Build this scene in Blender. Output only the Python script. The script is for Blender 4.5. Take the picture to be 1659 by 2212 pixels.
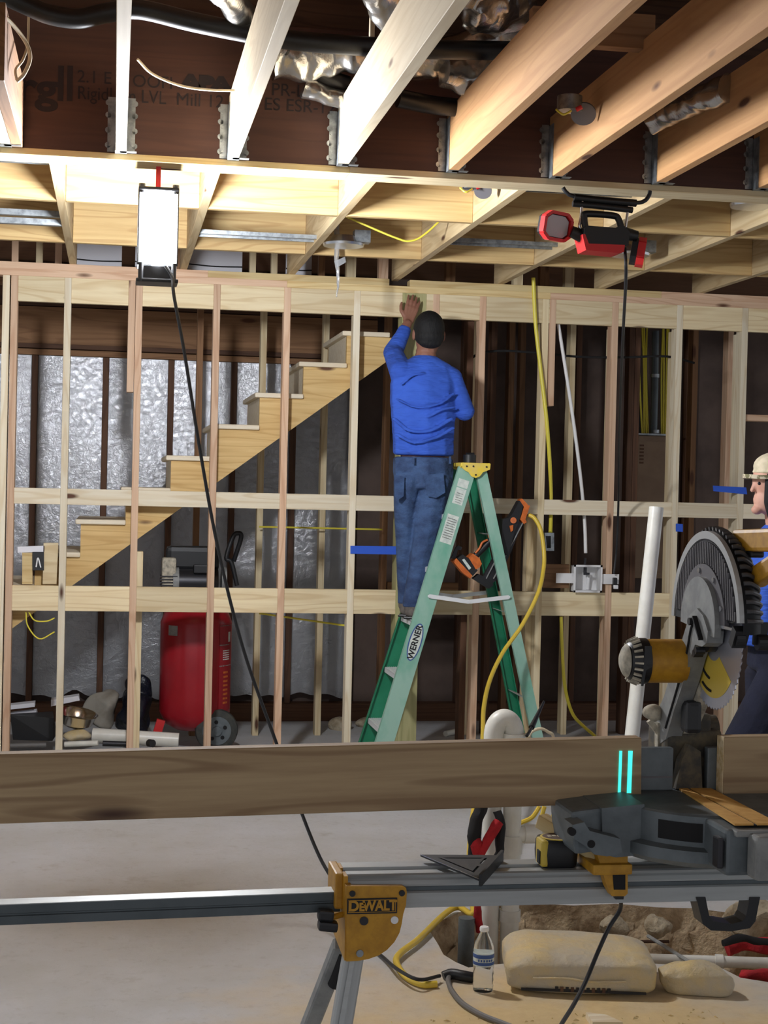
import bpy, bmesh, math, random
from mathutils import Vector, Matrix, Euler, noise
random.seed(7)
C = bpy.context.scene.collection
for o in list(bpy.data.objects): bpy.data.objects.remove(o)

# ------------------------------------------------------------------ camera
F, CX, CY, HEYE = 3400.0, 829.5, 1106.0, 1.6
ROLL, YAW, PITCH = 0.0235, math.radians(9.7616), math.radians(-0.9012)
FW = Vector((math.sin(YAW)*math.cos(PITCH), math.cos(YAW)*math.cos(PITCH), math.sin(PITCH)))
_r0 = FW.cross(Vector((0, 0, 1))).normalized(); _u0 = _r0.cross(FW)
RT = _r0*math.cos(ROLL) + _u0*math.sin(ROLL)
UP = _u0*math.cos(ROLL) - _r0*math.sin(ROLL)
EYE = Vector((0, 0, HEYE))
cd = bpy.data.cameras.new('camera'); cam = bpy.data.objects.new('camera', cd); C.objects.link(cam)
cam.matrix_world = Matrix(((RT.x, UP.x, -FW.x, 0), (RT.y, UP.y, -FW.y, 0), (RT.z, UP.z, -FW.z, HEYE), (0, 0, 0, 1)))
cd.sensor_fit = 'VERTICAL'; cd.sensor_height = 36.0; cd.lens = F/2212*36.0
cd.clip_start = 0.05; cd.clip_end = 200
bpy.context.scene.camera = cam
# ------------------------------------------------------------------ world, exposure
wd = bpy.data.worlds.new('world'); bpy.context.scene.world = wd; wd.use_nodes = True
bg = wd.node_tree.nodes['Background']; bg.inputs[0].default_value = (0.93, 0.95, 1.0, 1); bg.inputs[1].default_value = 0.115
vs = bpy.context.scene.view_settings
vs.view_transform = 'Standard'; vs.look = 'None'; vs.exposure = 2.45; vs.gamma = 1.0; vs.use_curve_mapping = False
LAMP_STRENGTH = 112.0

# ------------------------------------------------------------------ survey helpers: sight line from the eye point met with a real plane
def ray(px, py): return RT*((px-CX)/F) + UP*((CY-py)/F) + FW
def onY(px, py, Y): d = ray(px, py); return EYE + d*(Y/d.y)
def onZ(px, py, Z): d = ray(px, py); return EYE + d*((Z-HEYE)/d.z)
def onX(px, py, X): d = ray(px, py); return EYE + d*(X/d.x)
V = Vector

# ------------------------------------------------------------------ materials
def lin(c):
    return tuple((x/255/12.92 if x/255 <= 0.04045 else ((x/255+0.055)/1.055)**2.4) for x in c) + (1.0,)
def newmat(name):
    m = bpy.data.materials.new(name); m.use_nodes = True
    nt = m.node_tree; b = nt.nodes['Principled BSDF']; return m, nt, b
def N(nt, t, **kw):
    n = nt.nodes.new(t)
    for k, v in kw.items():
        if k in n.inputs: n.inputs[k].default_value = v
        else: setattr(n, k, v)
    return n
def mixc(nt, fac, a, b, mode='MIX'):
    n = nt.nodes.new('ShaderNodeMix'); n.data_type = 'RGBA'; n.blend_type = mode
    L = nt.links
    for sock, v in ((n.inputs[0], fac), (n.inputs[6], a), (n.inputs[7], b)):
        if hasattr(v, 'is_linked') or hasattr(v, 'links'): L.new(v, sock)
        else: sock.default_value = v
    return n.outputs[2]
def ramp(nt, src, stops):
    r = nt.nodes.new('ShaderNodeValToRGB'); e = r.color_ramp.elements
    e[0].position, e[0].color = stops[0]; e[1].position, e[1].color = stops[-1]
    for p, c in stops[1:-1]:
        x = e.new(p); x.color = c
    nt.links.new(src, r.inputs[0]); return r.outputs[0]
G = lambda v: (v, v, v, 1)
def objvec(nt, scale, jitter=True):
    tc = N(nt, 'ShaderNodeTexCoord'); src = tc.outputs['Object']
    if jitter:
        oi = N(nt, 'ShaderNodeObjectInfo'); mu = N(nt, 'ShaderNodeMath', operation='MULTIPLY'); mu.inputs[1].default_value = 37.0
        nt.links.new(oi.outputs['Random'], mu.inputs[0])
        ad = N(nt, 'ShaderNodeVectorMath', operation='ADD'); nt.links.new(src, ad.inputs[0]); nt.links.new(mu.outputs[0], ad.inputs[1]); src = ad.outputs[0]
    mp = N(nt, 'ShaderNodeMapping'); mp.inputs['Scale'].default_value = scale
    nt.links.new(src, mp.inputs['Vector']); return mp.outputs[0]
def wood(name, base, dark, knot=(90, 55, 35), var=0.18, rough=0.75, knots=True, ring=0.55, cell=(2.6, 9, 9)):
    m, nt, b = newmat(name); L = nt.links
    v1 = objvec(nt, (1.6, 34, 34)); n1 = N(nt, 'ShaderNodeTexNoise', Scale=1.0, Detail=5.0, Roughness=0.6); L.new(v1, n1.inputs['Vector'])
    v2 = objvec(nt, (0.55, 7, 7)); n2 = N(nt, 'ShaderNodeTexNoise', Scale=1.0, Detail=2.0); L.new(v2, n2.inputs['Vector'])
    mu = N(nt, 'ShaderNodeMath', operation='MULTIPLY'); mu.inputs[1].default_value = 60.0; L.new(n2.outputs[0], mu.inputs[0])
    sn = N(nt, 'ShaderNodeMath', operation='SINE'); L.new(mu.outputs[0], sn.inputs[0])
    rings = ramp(nt, sn.outputs[0], [(0.45, G(0)), (1.0, G(1))])
    streak = ramp(nt, n1.outputs[0], [(0.36, G(0)), (0.66, G(1))])
    c = mixc(nt, streak, lin(base), lin([0.55*x+0.45*y for x, y in zip(base, dark)]))
    rf = N(nt, 'ShaderNodeMath', operation='MULTIPLY'); rf.inputs[1].default_value = ring; L.new(rings, rf.inputs[0])
    c = mixc(nt, rf.outputs[0], c, lin(dark))
    if knots:
        v3 = objvec(nt, cell); vo = N(nt, 'ShaderNodeTexVoronoi', Scale=1.0); L.new(v3, vo.inputs['Vector'])
        kd = ramp(nt, vo.outputs['Distance'], [(0.09, G(1)), (0.17, G(0))])
        sp = N(nt, 'ShaderNodeSeparateColor'); L.new(vo.outputs['Color'], sp.inputs[0])
        gt = N(nt, 'ShaderNodeMath', operation='GREATER_THAN'); gt.inputs[1].default_value = 0.55; L.new(sp.outputs[0], gt.inputs[0])
        k = N(nt, 'ShaderNodeMath', operation='MULTIPLY'); L.new(kd, k.inputs[0]); L.new(gt.outputs[0], k.inputs[1])
        c = mixc(nt, k.outputs[0], c, lin(knot))
    oi = N(nt, 'ShaderNodeObjectInfo'); mr = N(nt, 'ShaderNodeMapRange'); L.new(oi.outputs['Random'], mr.inputs[0])
    mr.inputs[3].default_value = 1-var; mr.inputs[4].default_value = 1+var*0.5
    hs = N(nt, 'ShaderNodeHueSaturation'); L.new(mr.outputs[0], hs.inputs['Value']); L.new(c, hs.inputs['Color'])
    L.new(hs.outputs[0], b.inputs['Base Color']); b.inputs['Roughness'].default_value = rough
    bp = N(nt, 'ShaderNodeBump', Strength=0.12, Distance=0.004); L.new(n1.outputs[0], bp.inputs['Height']); L.new(bp.outputs[0], b.inputs['Normal'])
    return m
def mat(name, col, rough=0.5, metal=0.0, col2=None, scale=12.0, bump=0.0, bdist=0.004, detail=4.0, lo=0.4, hi=0.65, stretch=(1, 1, 1), trans=0.0, ior=1.45, alpha=1.0, sheen=0.0):
    m, nt, b = newmat(name); L = nt.links
    b.inputs['Roughness'].default_value = rough; b.inputs['Metallic'].default_value = metal
    b.inputs['Base Color'].default_value = lin(col)
    if trans: b.inputs['Transmission Weight'].default_value = trans; b.inputs['IOR'].default_value = ior
    if alpha < 1: b.inputs['Alpha'].default_value = alpha
    if sheen: b.inputs['Sheen Weight'].default_value = sheen
    if col2 or bump:
        v = objvec(nt, stretch); n = N(nt, 'ShaderNodeTexNoise', Scale=scale, Detail=detail, Roughness=0.6); L.new(v, n.inputs['Vector'])
        if col2:
            f = ramp(nt, n.outputs[0], [(lo, G(0)), (hi, G(1))]); L.new(mixc(nt, f, lin(col), lin(col2)), b.inputs['Base Color'])
        if bump:
            bp = N(nt, 'ShaderNodeBump', Strength=bump, Distance=bdist); L.new(n.outputs[0], bp.inputs['Height']); L.new(bp.outputs[0], b.inputs['Normal'])
    return m
def emit(name, col, s):
    m, nt, b = newmat(name); b.inputs['Base Color'].default_value = lin(col)
    b.inputs['Emission Color'].default_value = lin(col); b.inputs['Emission Strength'].default_value = s; return m

M = {}
M['pine'] = wood('pine', (236, 220, 182), (206, 178, 132))
M['pine_pale'] = wood('pine_pale', (236, 226, 202), (212, 190, 152))
M['pine_yellow'] = wood('pine_yellow', (226, 204, 152), (194, 158, 100))
M['fir_pink'] = wood('fir_pink', (220, 188, 158), (188, 144, 112))
M['fir_brown'] = wood('fir_brown', (150, 112, 78), (112, 78, 50), var=0.25)
M['old_brown'] = wood('old_brown', (104, 72, 50), (74, 48, 34), var=0.25)
M['joist'] = wood('joist_wood', (196, 150, 100), (166, 118, 74), var=0.1, ring=0.35)
M['joist_pale'] = wood('joist_wood_pale', (216, 200, 170), (186, 164, 130), var=0.08, ring=0.35)
M['block'] = wood('block_wood', (210, 182, 128), (172, 134, 84))
M['far_joist'] = wood('far_joist_wood', (214, 192, 150), (182, 152, 108))
M['treated'] = wood('treated_wood', (186, 180, 130), (150, 146, 96))
M['stringer'] = wood('stringer_wood', (218, 188, 130), (184, 144, 84), var=0.05)
M['board'] = wood('board_wood', (178, 154, 118), (128, 100, 72), knot=(70, 44, 34), ring=0.6, var=0.02, cell=(1.6, 7, 7))
M['lvl'] = wood('lvl_wood', (84, 54, 44), (64, 40, 34), knots=False, var=0.02, ring=0.3)
M['deck'] = wood('deck_wood', (136, 98, 70), (104, 72, 50), knots=False)
M['tread'] = wood('tread_wood', (230, 220, 198), (206, 188, 156), var=0.04, knots=False, ring=0.3)
M['kerf'] = mat('kerf_insert', (222, 172, 92), 0.7, col2=(206, 150, 70), scale=30)
M['end_grain'] = mat('end_grain', (226, 206, 168), 0.8, col2=(200, 172, 120), scale=60)
M['galv'] = mat('galvanized', (170, 176, 180), 0.38, 0.85, col2=(130, 136, 140), scale=30)
M['alu'] = mat('aluminium', (176, 180, 180), 0.42, 0.3, col2=(165, 168, 168), scale=8, stretch=(0.4, 6, 6))
M['alu_light'] = mat('aluminium_light', (224, 228, 230), 0.5, 0.1)
M['alu_dark'] = mat('aluminium_dark', (92, 100, 104), 0.45, 0.5, col2=(78, 86, 90), scale=6)
M['steel'] = mat('steel', (205, 208, 212), 0.25, 1.0)
M['chrome'] = mat('stainless', (220, 215, 205), 0.16, 1.0)
M['black'] = mat('black_plastic', (26, 27, 30), 0.45, bump=0.1, scale=60)
M['black_matte'] = mat('black_matte', (20, 20, 22), 0.8)
M['black_rubber'] = mat('black_foam', (14, 14, 16), 0.4, col2=(20, 20, 22), scale=30)
M['red_plastic'] = mat('red_plastic', (205, 40, 42), 0.45)
M['red_paint'] = mat('red_paint', (164, 28, 40), 0.3, col2=(150, 24, 36), scale=3)
M['red_dark'] = mat('red_label', (150, 24, 34), 0.5)
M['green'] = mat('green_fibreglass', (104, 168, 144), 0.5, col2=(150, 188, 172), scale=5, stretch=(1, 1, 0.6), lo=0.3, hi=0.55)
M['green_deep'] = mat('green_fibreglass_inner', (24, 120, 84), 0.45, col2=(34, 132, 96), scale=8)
M['ladder_yellow'] = mat('ladder_yellow', (236, 208, 70), 0.5, col2=(226, 200, 110), scale=30)
M['dw_yellow'] = mat('tool_yellow', (196, 144, 36), 0.5, col2=(176, 126, 30), scale=40)
M['orange'] = mat('orange_plastic', (214, 112, 44), 0.5, col2=(186, 92, 36), scale=40)
M['dark_metal'] = mat('dark_metal', (58, 58, 62), 0.4, 0.6)
M['gray_cast'] = mat('cast_gray', (110, 118, 122), 0.5, 0.3, col2=(96, 104, 108), scale=20)
M['gray_dusty'] = mat('dusty_gray', (150, 152, 150), 0.6, 0.2, col2=(128, 130, 130), scale=22)
M['gray_guard'] = mat('guard_gray', (104, 102, 106), 0.45, 0.1)
M['dark_dusty'] = mat('dusty_dark', (66, 64, 60), 0.8, col2=(104, 94, 74), scale=30)
M['dust_white'] = mat('dusty_white', (200, 192, 172), 0.8, col2=(150, 144, 130), scale=40)
M['blade'] = mat('blade_steel', (206, 208, 220), 0.3, 0.75)
M['blade_yellow'] = mat('blade_yellow', (214, 186, 70), 0.4)
M['pvc'] = mat('pvc', (232, 232, 224), 0.35, col2=(214, 212, 202), scale=6)
M['pvc_gray'] = mat('guard_edge_gray', (176, 178, 178), 0.45, 0.2)
M['rib'] = mat('guard_rib', (74, 74, 76), 0.4)
M['white'] = mat('white_plastic', (236, 236, 236), 0.4)
M['white_board'] = mat('white_panel', (226, 226, 232), 0.6)
M['yellow_hose'] = mat('yellow_hose', (222, 192, 70), 0.4)
M['yellow_cable'] = mat('yellow_cable', (226, 212, 74), 0.45)
M['cream_cable'] = mat('cream_cable', (216, 204, 176), 0.5)
M['gray_cable'] = mat('gray_cable', (108, 106, 104), 0.5)
M['tape'] = mat('blue_tape', (44, 92, 206), 0.7)
M['paper'] = mat('label_paper', (214, 222, 214), 0.6, col2=(188, 198, 192), scale=40)
M['label_blue'] = mat('label_blue', (60, 90, 150), 0.5)
M['ink'] = mat('ink', (20, 20, 26), 0.6)
M['lvl_ink'] = mat('beam_ink', (42, 32, 34), 0.8)
M['laser_paint'] = emit('painted_laser_light', (70, 236, 224), 0.2)  # glowing colour painted in for the saw's projected laser light
M['dirt'] = mat('dirt', (206, 186, 154), 0.95, col2=(140, 116, 88), scale=9, bump=0.9, bdist=0.05, detail=8)
M['concrete_broken'] = mat('broken_concrete', (188, 176, 152), 0.95, col2=(140, 124, 98), scale=14, bump=0.9, bdist=0.04, detail=8)
M['bag'] = mat('bag_paper', (190, 180, 160), 0.55, col2=(212, 188, 132), scale=7, bump=0.8, bdist=0.03, detail=9)
M['denim'] = mat('denim', (66, 92, 134), 0.9, col2=(46, 64, 100), scale=9, bump=0.7, bdist=0.03, detail=5, stretch=(1, 1, 1.6))
M['shirt'] = mat('blue_shirt', (56, 98, 204), 0.9, col2=(48, 86, 186), scale=7, bump=0.8, bdist=0.035, detail=3, stretch=(0.7, 0.7, 2.4))
M['navy'] = mat('navy_cloth', (30, 34, 54), 0.95, col2=(24, 26, 42), scale=8, bump=0.5, bdist=0.03)
M['skin'] = mat('skin', (150, 104, 84), 0.6, col2=(136, 90, 72), scale=14)
M['skin_light'] = mat('skin_light', (214, 166, 146), 0.6, col2=(204, 150, 130), scale=14)
M['hair'] = mat('black_hair', (7, 7, 8), 0.75, col2=(14, 13, 14), scale=60, bump=0.6, bdist=0.01, stretch=(1, 1, 0.3))
M['boot'] = mat('boot_suede', (92, 86, 82), 0.9, col2=(112, 106, 98), scale=30)
M['cap'] = mat('cap_cloth', (224, 212, 186), 0.9, col2=(206, 196, 166), scale=30)
M['camo'] = mat('camo_cloth', (206, 196, 172), 0.9, col2=(120, 116, 84), scale=26, lo=0.5, hi=0.55)
M['cloth_red'] = mat('red_cloth', (186, 34, 42), 0.9, col2=(150, 26, 34), scale=20, bump=0.5, bdist=0.02)
M['plastic_bag'] = mat('dark_plastic_bag', (22, 26, 38), 0.4, bump=0.8, bdist=0.03, scale=8)
M['film'] = mat('clear_film', (232, 236, 240), 0.15, trans=0.75, bump=0.5, scale=30)
M['water'] = mat('bottle_plastic', (244, 248, 250), 0.06, trans=0.96, ior=1.2)
M['brown_panel'] = mat('brown_door', (150, 126, 102), 0.6, col2=(138, 114, 92), scale=6)
M['tire'] = mat('tire_rubber', (58, 60, 58), 0.8, col2=(76, 76, 70), scale=20)
M['lens_gray'] = mat('lens_gray', (176, 168, 172), 0.25)
M['dark_paper'] = mat('dark_sheathing', (96, 80, 72), 0.75, col2=(76, 62, 56), scale=3)
M['sawdust'] = mat('sawdust', (226, 206, 156), 0.95, col2=(202, 176, 120), scale=40)
M['board_kraft'] = mat('kraft_paper', (150, 146, 136), 0.8, col2=(120, 112, 100), scale=5)
def foil_mat(name, bright, rough, metal=0.9, sc=9.0):
    m, nt, b = newmat(name); L = nt.links
    v = objvec(nt, (1, 1, 1)); n = N(nt, 'ShaderNodeTexNoise', Scale=sc, Detail=6.0, Roughness=0.65, Distortion=0.8); L.new(v, n.inputs['Vector'])
    n2 = N(nt, 'ShaderNodeTexNoise', Scale=sc*0.25, Detail=2.0); L.new(v, n2.inputs['Vector'])
    L.new(mixc(nt, n2.outputs[0], lin(bright), lin([x*0.86 for x in bright])), b.inputs['Base Color'])
    b.inputs['Metallic'].default_value = metal; b.inputs['Roughness'].default_value = rough
    bp = N(nt, 'ShaderNodeBump', Strength=0.33, Distance=0.012); L.new(n.outputs[0], bp.inputs['Height']); L.new(bp.outputs[0], b.inputs['Normal'])
    return m
M['foil'] = foil_mat('foil_facing', (242, 245, 250), 0.22, 0.50, 30.0)
M['duct'] = foil_mat('foil_duct', (206, 204, 200), 0.22, 0.95, 14)
def floor_mat():
    m, nt, b = newmat('concrete_floor'); L = nt.links
    tc = N(nt, 'ShaderNodeTexCoord'); g = tc.outputs['Object']
    n1 = N(nt, 'ShaderNodeTexNoise', Scale=1.3, Detail=8.0, Roughness=0.65); L.new(g, n1.inputs['Vector'])
    n2 = N(nt, 'ShaderNodeTexNoise', Scale=22.0, Detail=6.0, Roughness=0.7); L.new(g, n2.inputs['Vector'])
    n3 = N(nt, 'ShaderNodeTexNoise', Scale=5.0, Detail=5.0); L.new(g, n3.inputs['Vector'])
    c = mixc(nt, ramp(nt, n1.outputs[0], [(0.35, G(0)), (0.65, G(1))]), lin((200, 202, 206)), lin((184, 184, 182)))
    c = mixc(nt, ramp(nt, n2.outputs[0], [(0.55, G(0)), (0.8, G(0.5))]), c, lin((150, 146, 138)))
    n4 = N(nt, 'ShaderNodeTexNoise', Scale=3.4, Detail=7.0, Roughness=0.7); L.new(g, n4.inputs['Vector'])
    c = mixc(nt, ramp(nt, n4.outputs[0], [(0.58, G(0)), (0.74, G(0.55))]), c, lin((142, 134, 122)))
    # sawdust settled round the saw: a spot of its own on the slab
    vm = N(nt, 'ShaderNodeVectorMath', operation='DISTANCE'); L.new(g, vm.inputs[0]); vm.inputs[1].default_value = (1.35, 4.15, 0)
    ad = N(nt, 'ShaderNodeMath', operation='ADD'); L.new(vm.outputs['Value'], ad.inputs[0])
    ml = N(nt, 'ShaderNodeMath', operation='MULTIPLY'); ml.inputs[1].default_value = 0.9; L.new(n3.outputs[0], ml.inputs[0]); L.new(ml.outputs[0], ad.inputs[1])
    dust = ramp(nt, ad.outputs[0], [(0.55, G(1)), (0.68, G(0.95)), (0.98, G(0.35)), (1.0, G(0))])
    mr = N(nt, 'ShaderNodeMapRange'); mr.inputs[1].default_value = 1.0; mr.inputs[2].default_value = 1.72; mr.inputs[3].default_value = 0.9; mr.inputs[4].default_value = 0.0
    L.new(ad.outputs[0], mr.inputs[0])
    dc = mixc(nt, n2.outputs[0], lin((230, 206, 150)), lin((196, 164, 106)))
    c = mixc(nt, mr.outputs[0], c, dc)
    L.new(c, b.inputs['Base Color']); b.inputs['Roughness'].default_value = 0.72
    bp = N(nt, 'ShaderNodeBump', Strength=0.35, Distance=0.008); L.new(n2.outputs[0], bp.inputs['Height']); L.new(bp.outputs[0], b.inputs['Normal'])
    return m
M['floor'] = floor_mat()

# ------------------------------------------------------------------ builders
def tag(o, label=None, cat=None, group=None, kind=None):
    if label: o['label'] = label
    if cat: o['category'] = cat
    if group: o['group'] = group
    if kind: o['kind'] = kind
    return o
def adopt(o, parent):
    if parent is not None:
        o.parent = parent; o.matrix_parent_inverse = parent.matrix_basis.inverted()
def empty(name, loc, label=None, cat=None, group=None, kind=None):
    o = bpy.data.objects.new(name, None); C.objects.link(o); o.location = loc; o.empty_display_size = 0.05
    return tag(o, label, cat, group, kind)
def setmat(me, m):
    for x in (m if isinstance(m, (list, tuple)) else [m]): me.materials.append(x)
def smooth_me(me, ang=40):
    me.polygons.foreach_set('use_smooth', [True]*len(me.polygons))
    try: me.set_sharp_from_angle(angle=math.radians(ang))
    except Exception: pass
class MB:
    def __init__(s): s.b = bmesh.new()
    def _mat(s, faces, mi):
        for f in faces: f.material_index = mi
    def box(s, c, size, rot=None, mi=0, bev=0.0):
        r = bmesh.ops.create_cube(s.b, size=1.0)
        mt = Matrix.Translation(V(c)) @ (rot.to_4x4() if rot is not None else Matrix.Identity(4)) @ Matrix.Diagonal((*size, 1))
        vs_ = r['verts']; bmesh.ops.transform(s.b, matrix=mt, verts=vs_)
        if bev:
            es = list({e for v in vs_ for e in v.link_edges}); q = bmesh.ops.bevel(s.b, geom=es, offset=bev, segments=2, affect='EDGES', profile=0.6)
        if mi: s._mat({f for v in vs_ if v.is_valid for f in v.link_faces}, mi)
        return s
    def frame(s, a, b, w, h, up=(0, 0, 1), mi=0, bev=0.0):      # bar from a to b
        a, b = V(a), V(b); x = (b-a); L = x.length; x.normalize(); u = V(up)
        y = u.cross(x)
        if y.length < 1e-4: y = V((0, 1, 0)).cross(x)
        y.normalize(); z = x.cross(y)
        R = Matrix((x, y, z)).transposed(); return s.box((a+b)/2, (L, w, h), R, mi, bev)
    def cyl(s, a, b, r0, r1=None, seg=24, mi=0):
        a, b = V(a), V(b); r1 = r0 if r1 is None else r1; d = b-a
        q = d.to_track_quat('Z', 'Y').to_matrix().to_4x4()
        r = bmesh.ops.create_cone(s.b, cap_ends=True, segments=seg, radius1=r0, radius2=r1, depth=d.length, matrix=Matrix.Translation((a+b)/2) @ q)
        if mi: s._mat({f for v in r['verts'] for f in v.link_faces}, mi)
        return s
    def ball(s, c, r, sub=3, mi=0, rot=None):
        r = (r, r, r) if not hasattr(r, '__len__') else r
        mt = Matrix.Translation(V(c)) @ (rot.to_4x4() if rot is not None else Matrix.Identity(4)) @ Matrix.Diagonal((*r, 1))
        q = bmesh.ops.create_icosphere(s.b, subdivisions=sub, radius=1.0, matrix=mt)
        if mi: s._mat({f for v in q['verts'] for f in v.link_faces}, mi)
        return s
    def tube(s, pts, r, seg=10, sub=6, mi=0, flat=None):
        P_ = spline([V(p) for p in pts], sub) if sub > 1 else [V(p) for p in pts]
        n = len(P_); rr = r if callable(r) else (lambda t: r)
        rings = []; prev = None
        for i, p in enumerate(P_):
            t = (P_[min(i+1, n-1)]-P_[max(i-1, 0)]).normalized()
            if prev is None: u = t.orthogonal().normalized()
            else: u = (prev - t*prev.dot(t)); u = u.normalized() if u.length > 1e-6 else t.orthogonal().normalized()
            prev = u; w = t.cross(u); q = rr(i/(n-1))
            rings.append([s.b.verts.new(p + (u*math.cos(2*math.pi*k/seg) + w*math.sin(2*math.pi*k/seg))*q) for k in range(seg)])
        fs = []
        for a, b in zip(rings, rings[1:]):
            for k in range(seg): fs.append(s.b.faces.new((a[k], a[(k+1) % seg], b[(k+1) % seg], b[k])))
        fs.append(s.b.faces.new(list(reversed(rings[0])))); fs.append(s.b.faces.new(rings[-1]))
        if mi: s._mat(fs, mi)
        return s
    def prism(s, pts, o, ux, uy, th, mi=0, bev=0.0):            # outline in plane (ux,uy) at o, extruded th along ux x uy
        o, ux, uy = V(o), V(ux).normalized(), V(uy).normalized(); nn = ux.cross(uy)*th
        a = [s.b.verts.new(o+ux*x+uy*y) for x, y in pts]; b = [s.b.verts.new(v.co+nn) for v in a]; n = len(a)
        fs = [s.b.faces.new(list(reversed(a))), s.b.faces.new(b)]
        for k in range(n): fs.append(s.b.faces.new((a[k], a[(k+1) % n], b[(k+1) % n], b[k])))
        bmesh.ops.recalc_face_normals(s.b, faces=fs)
        if mi: s._mat(fs, mi)
        return s
    def slab(s, pts3, d):                                       # any planar outline in 3-D, thickened by vector d
        d = V(d); a = [s.b.verts.new(V(p)) for p in pts3]; b = [s.b.verts.new(v.co+d) for v in a]; n = len(a)
        fs = [s.b.faces.new(a), s.b.faces.new(list(reversed(b)))]
        for k in range(n): fs.append(s.b.faces.new((a[(k+1) % n], a[k], b[k], b[(k+1) % n])))
        bmesh.ops.recalc_face_normals(s.b, faces=fs); return s
    def lathe(s, prof, o, ax=(0, 0, 1), seg=32, mi=0, arc=None):
        o, ax = V(o), V(ax).normalized(); u = ax.orthogonal().normalized(); w = ax.cross(u)
        full = arc is None; n = seg if full else seg+1; rings = []
        for r, h in prof:
            rings.append([s.b.verts.new(o+ax*h+(u*math.cos(2*math.pi*k/seg)+w*math.sin(2*math.pi*k/seg))*max(r, 1e-4)) for k in range(seg)])
        fs = []
        for a, b in zip(rings, rings[1:]):
            for k in range(seg): fs.append(s.b.faces.new((a[k], a[(k+1) % seg], b[(k+1) % seg], b[k])))
        fs.append(s.b.faces.new(list(reversed(rings[0])))); fs.append(s.b.faces.new(rings[-1]))
        if mi: s._mat(fs, mi)
        return s
    def jitter(s, amp, sc=6.0, seed=0.0, keep=None):
        for v in s.b.verts:
            if keep and keep(v.co): continue
            v.co += noise.noise_vector(v.co*sc + V((seed, seed*1.7, seed*0.3)))*amp
        return s
    def build(s, name, m, parent=None, smooth=False, origin=None, label=None, cat=None, group=None, kind=None, ang=40, recalc=False):
        if recalc: bmesh.ops.recalc_face_normals(s.b, faces=s.b.faces)
        me = bpy.data.meshes.new(name)
        lo = V([min(v.co[i] for v in s.b.verts) for i in range(3)]); hi = V([max(v.co[i] for v in s.b.verts) for i in range(3)])
        c = V(origin) if origin is not None else (lo+hi)/2
        bmesh.ops.translate(s.b, verts=s.b.verts, vec=-c); s.b.to_mesh(me); s.b.free()
        setmat(me, m)
        if smooth: smooth_me(me, ang)
        o = bpy.data.objects.new(name, me); C.objects.link(o); o.location = c; adopt(o, parent)
        return tag(o, label, cat, group, kind)
def spline(P_, sub):
    if len(P_) < 3:
        return [P_[0].lerp(P_[-1], i/sub) for i in range(sub+1)]
    out = []; Q = [P_[0]*2-P_[1]] + P_ + [P_[-1]*2-P_[-2]]
    for i in range(1, len(Q)-2):
        p0, p1, p2, p3 = Q[i-1], Q[i], Q[i+1], Q[i+2]
        for k in range(sub):
            t = k/sub
            out.append(0.5*((2*p1)+(p2-p0)*t+(2*p0-5*p1+4*p2-p3)*t*t+(3*p1-p0-3*p2+p3)*t**3))
    out.append(P_[-1]); return out
def lumber(name, a, b, w, h, m, parent=None, up=(0, 0, 1), bev=0.0015, **kw):   # one piece of sawn timber, grain along its own x axis
    a, b = V(a), V(b); x = (b-a); L = x.length; x.normalize(); u = V(up); y = u.cross(x)
    if y.length < 1e-4: y = V((0, 1, 0)).cross(x)
    y.normalize(); z = x.cross(y)
    bm = bmesh.new(); bmesh.ops.create_cube(bm, size=1.0); bmesh.ops.scale(bm, vec=(L, w, h), verts=bm.verts)
    if bev: bmesh.ops.bevel(bm, geom=bm.edges[:], offset=bev, segments=1, affect='EDGES')
    me = bpy.data.meshes.new(name); bm.to_mesh(me); bm.free(); setmat(me, m)
    o = bpy.data.objects.new(name, me); C.objects.link(o)
    o.location = (a+b)/2; o.rotation_euler = Matrix((x, y, z)).transposed().to_euler()
    bpy_basis(o); adopt(o, parent); return tag(o, **kw)
def bpy_basis(o): return o.matrix_basis
def text(name, body, size, o, ux, uy, m, parent=None, ext=0.0008, bold=0.0, align='CENTER', sx=1.0, font_space=1.0):
    cu = bpy.data.curves.new('lettering', 'FONT'); cu.body = body; cu.size = size; cu.extrude = ext; cu.offset = bold; cu.align_x = align; cu.align_y = 'CENTER'
    cu.space_character = font_space
    t = bpy.data.objects.new('lettering', cu); C.objects.link(t)
    bpy.context.view_layer.update()
    me = bpy.data.meshes.new_from_object(t.evaluated_get(bpy.context.evaluated_depsgraph_get()))
    bpy.data.objects.remove(t); me.materials.clear(); setmat(me, m); me.name = name
    ux, uy = V(ux).normalized(), V(uy).normalized(); nz = ux.cross(uy)
    R = Matrix((ux*sx, uy, nz)).transposed().to_4x4(); me.transform(R)
    ob = bpy.data.objects.new(name, me); C.objects.link(ob); ob.location = o; adopt(ob, parent); return ob
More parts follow.
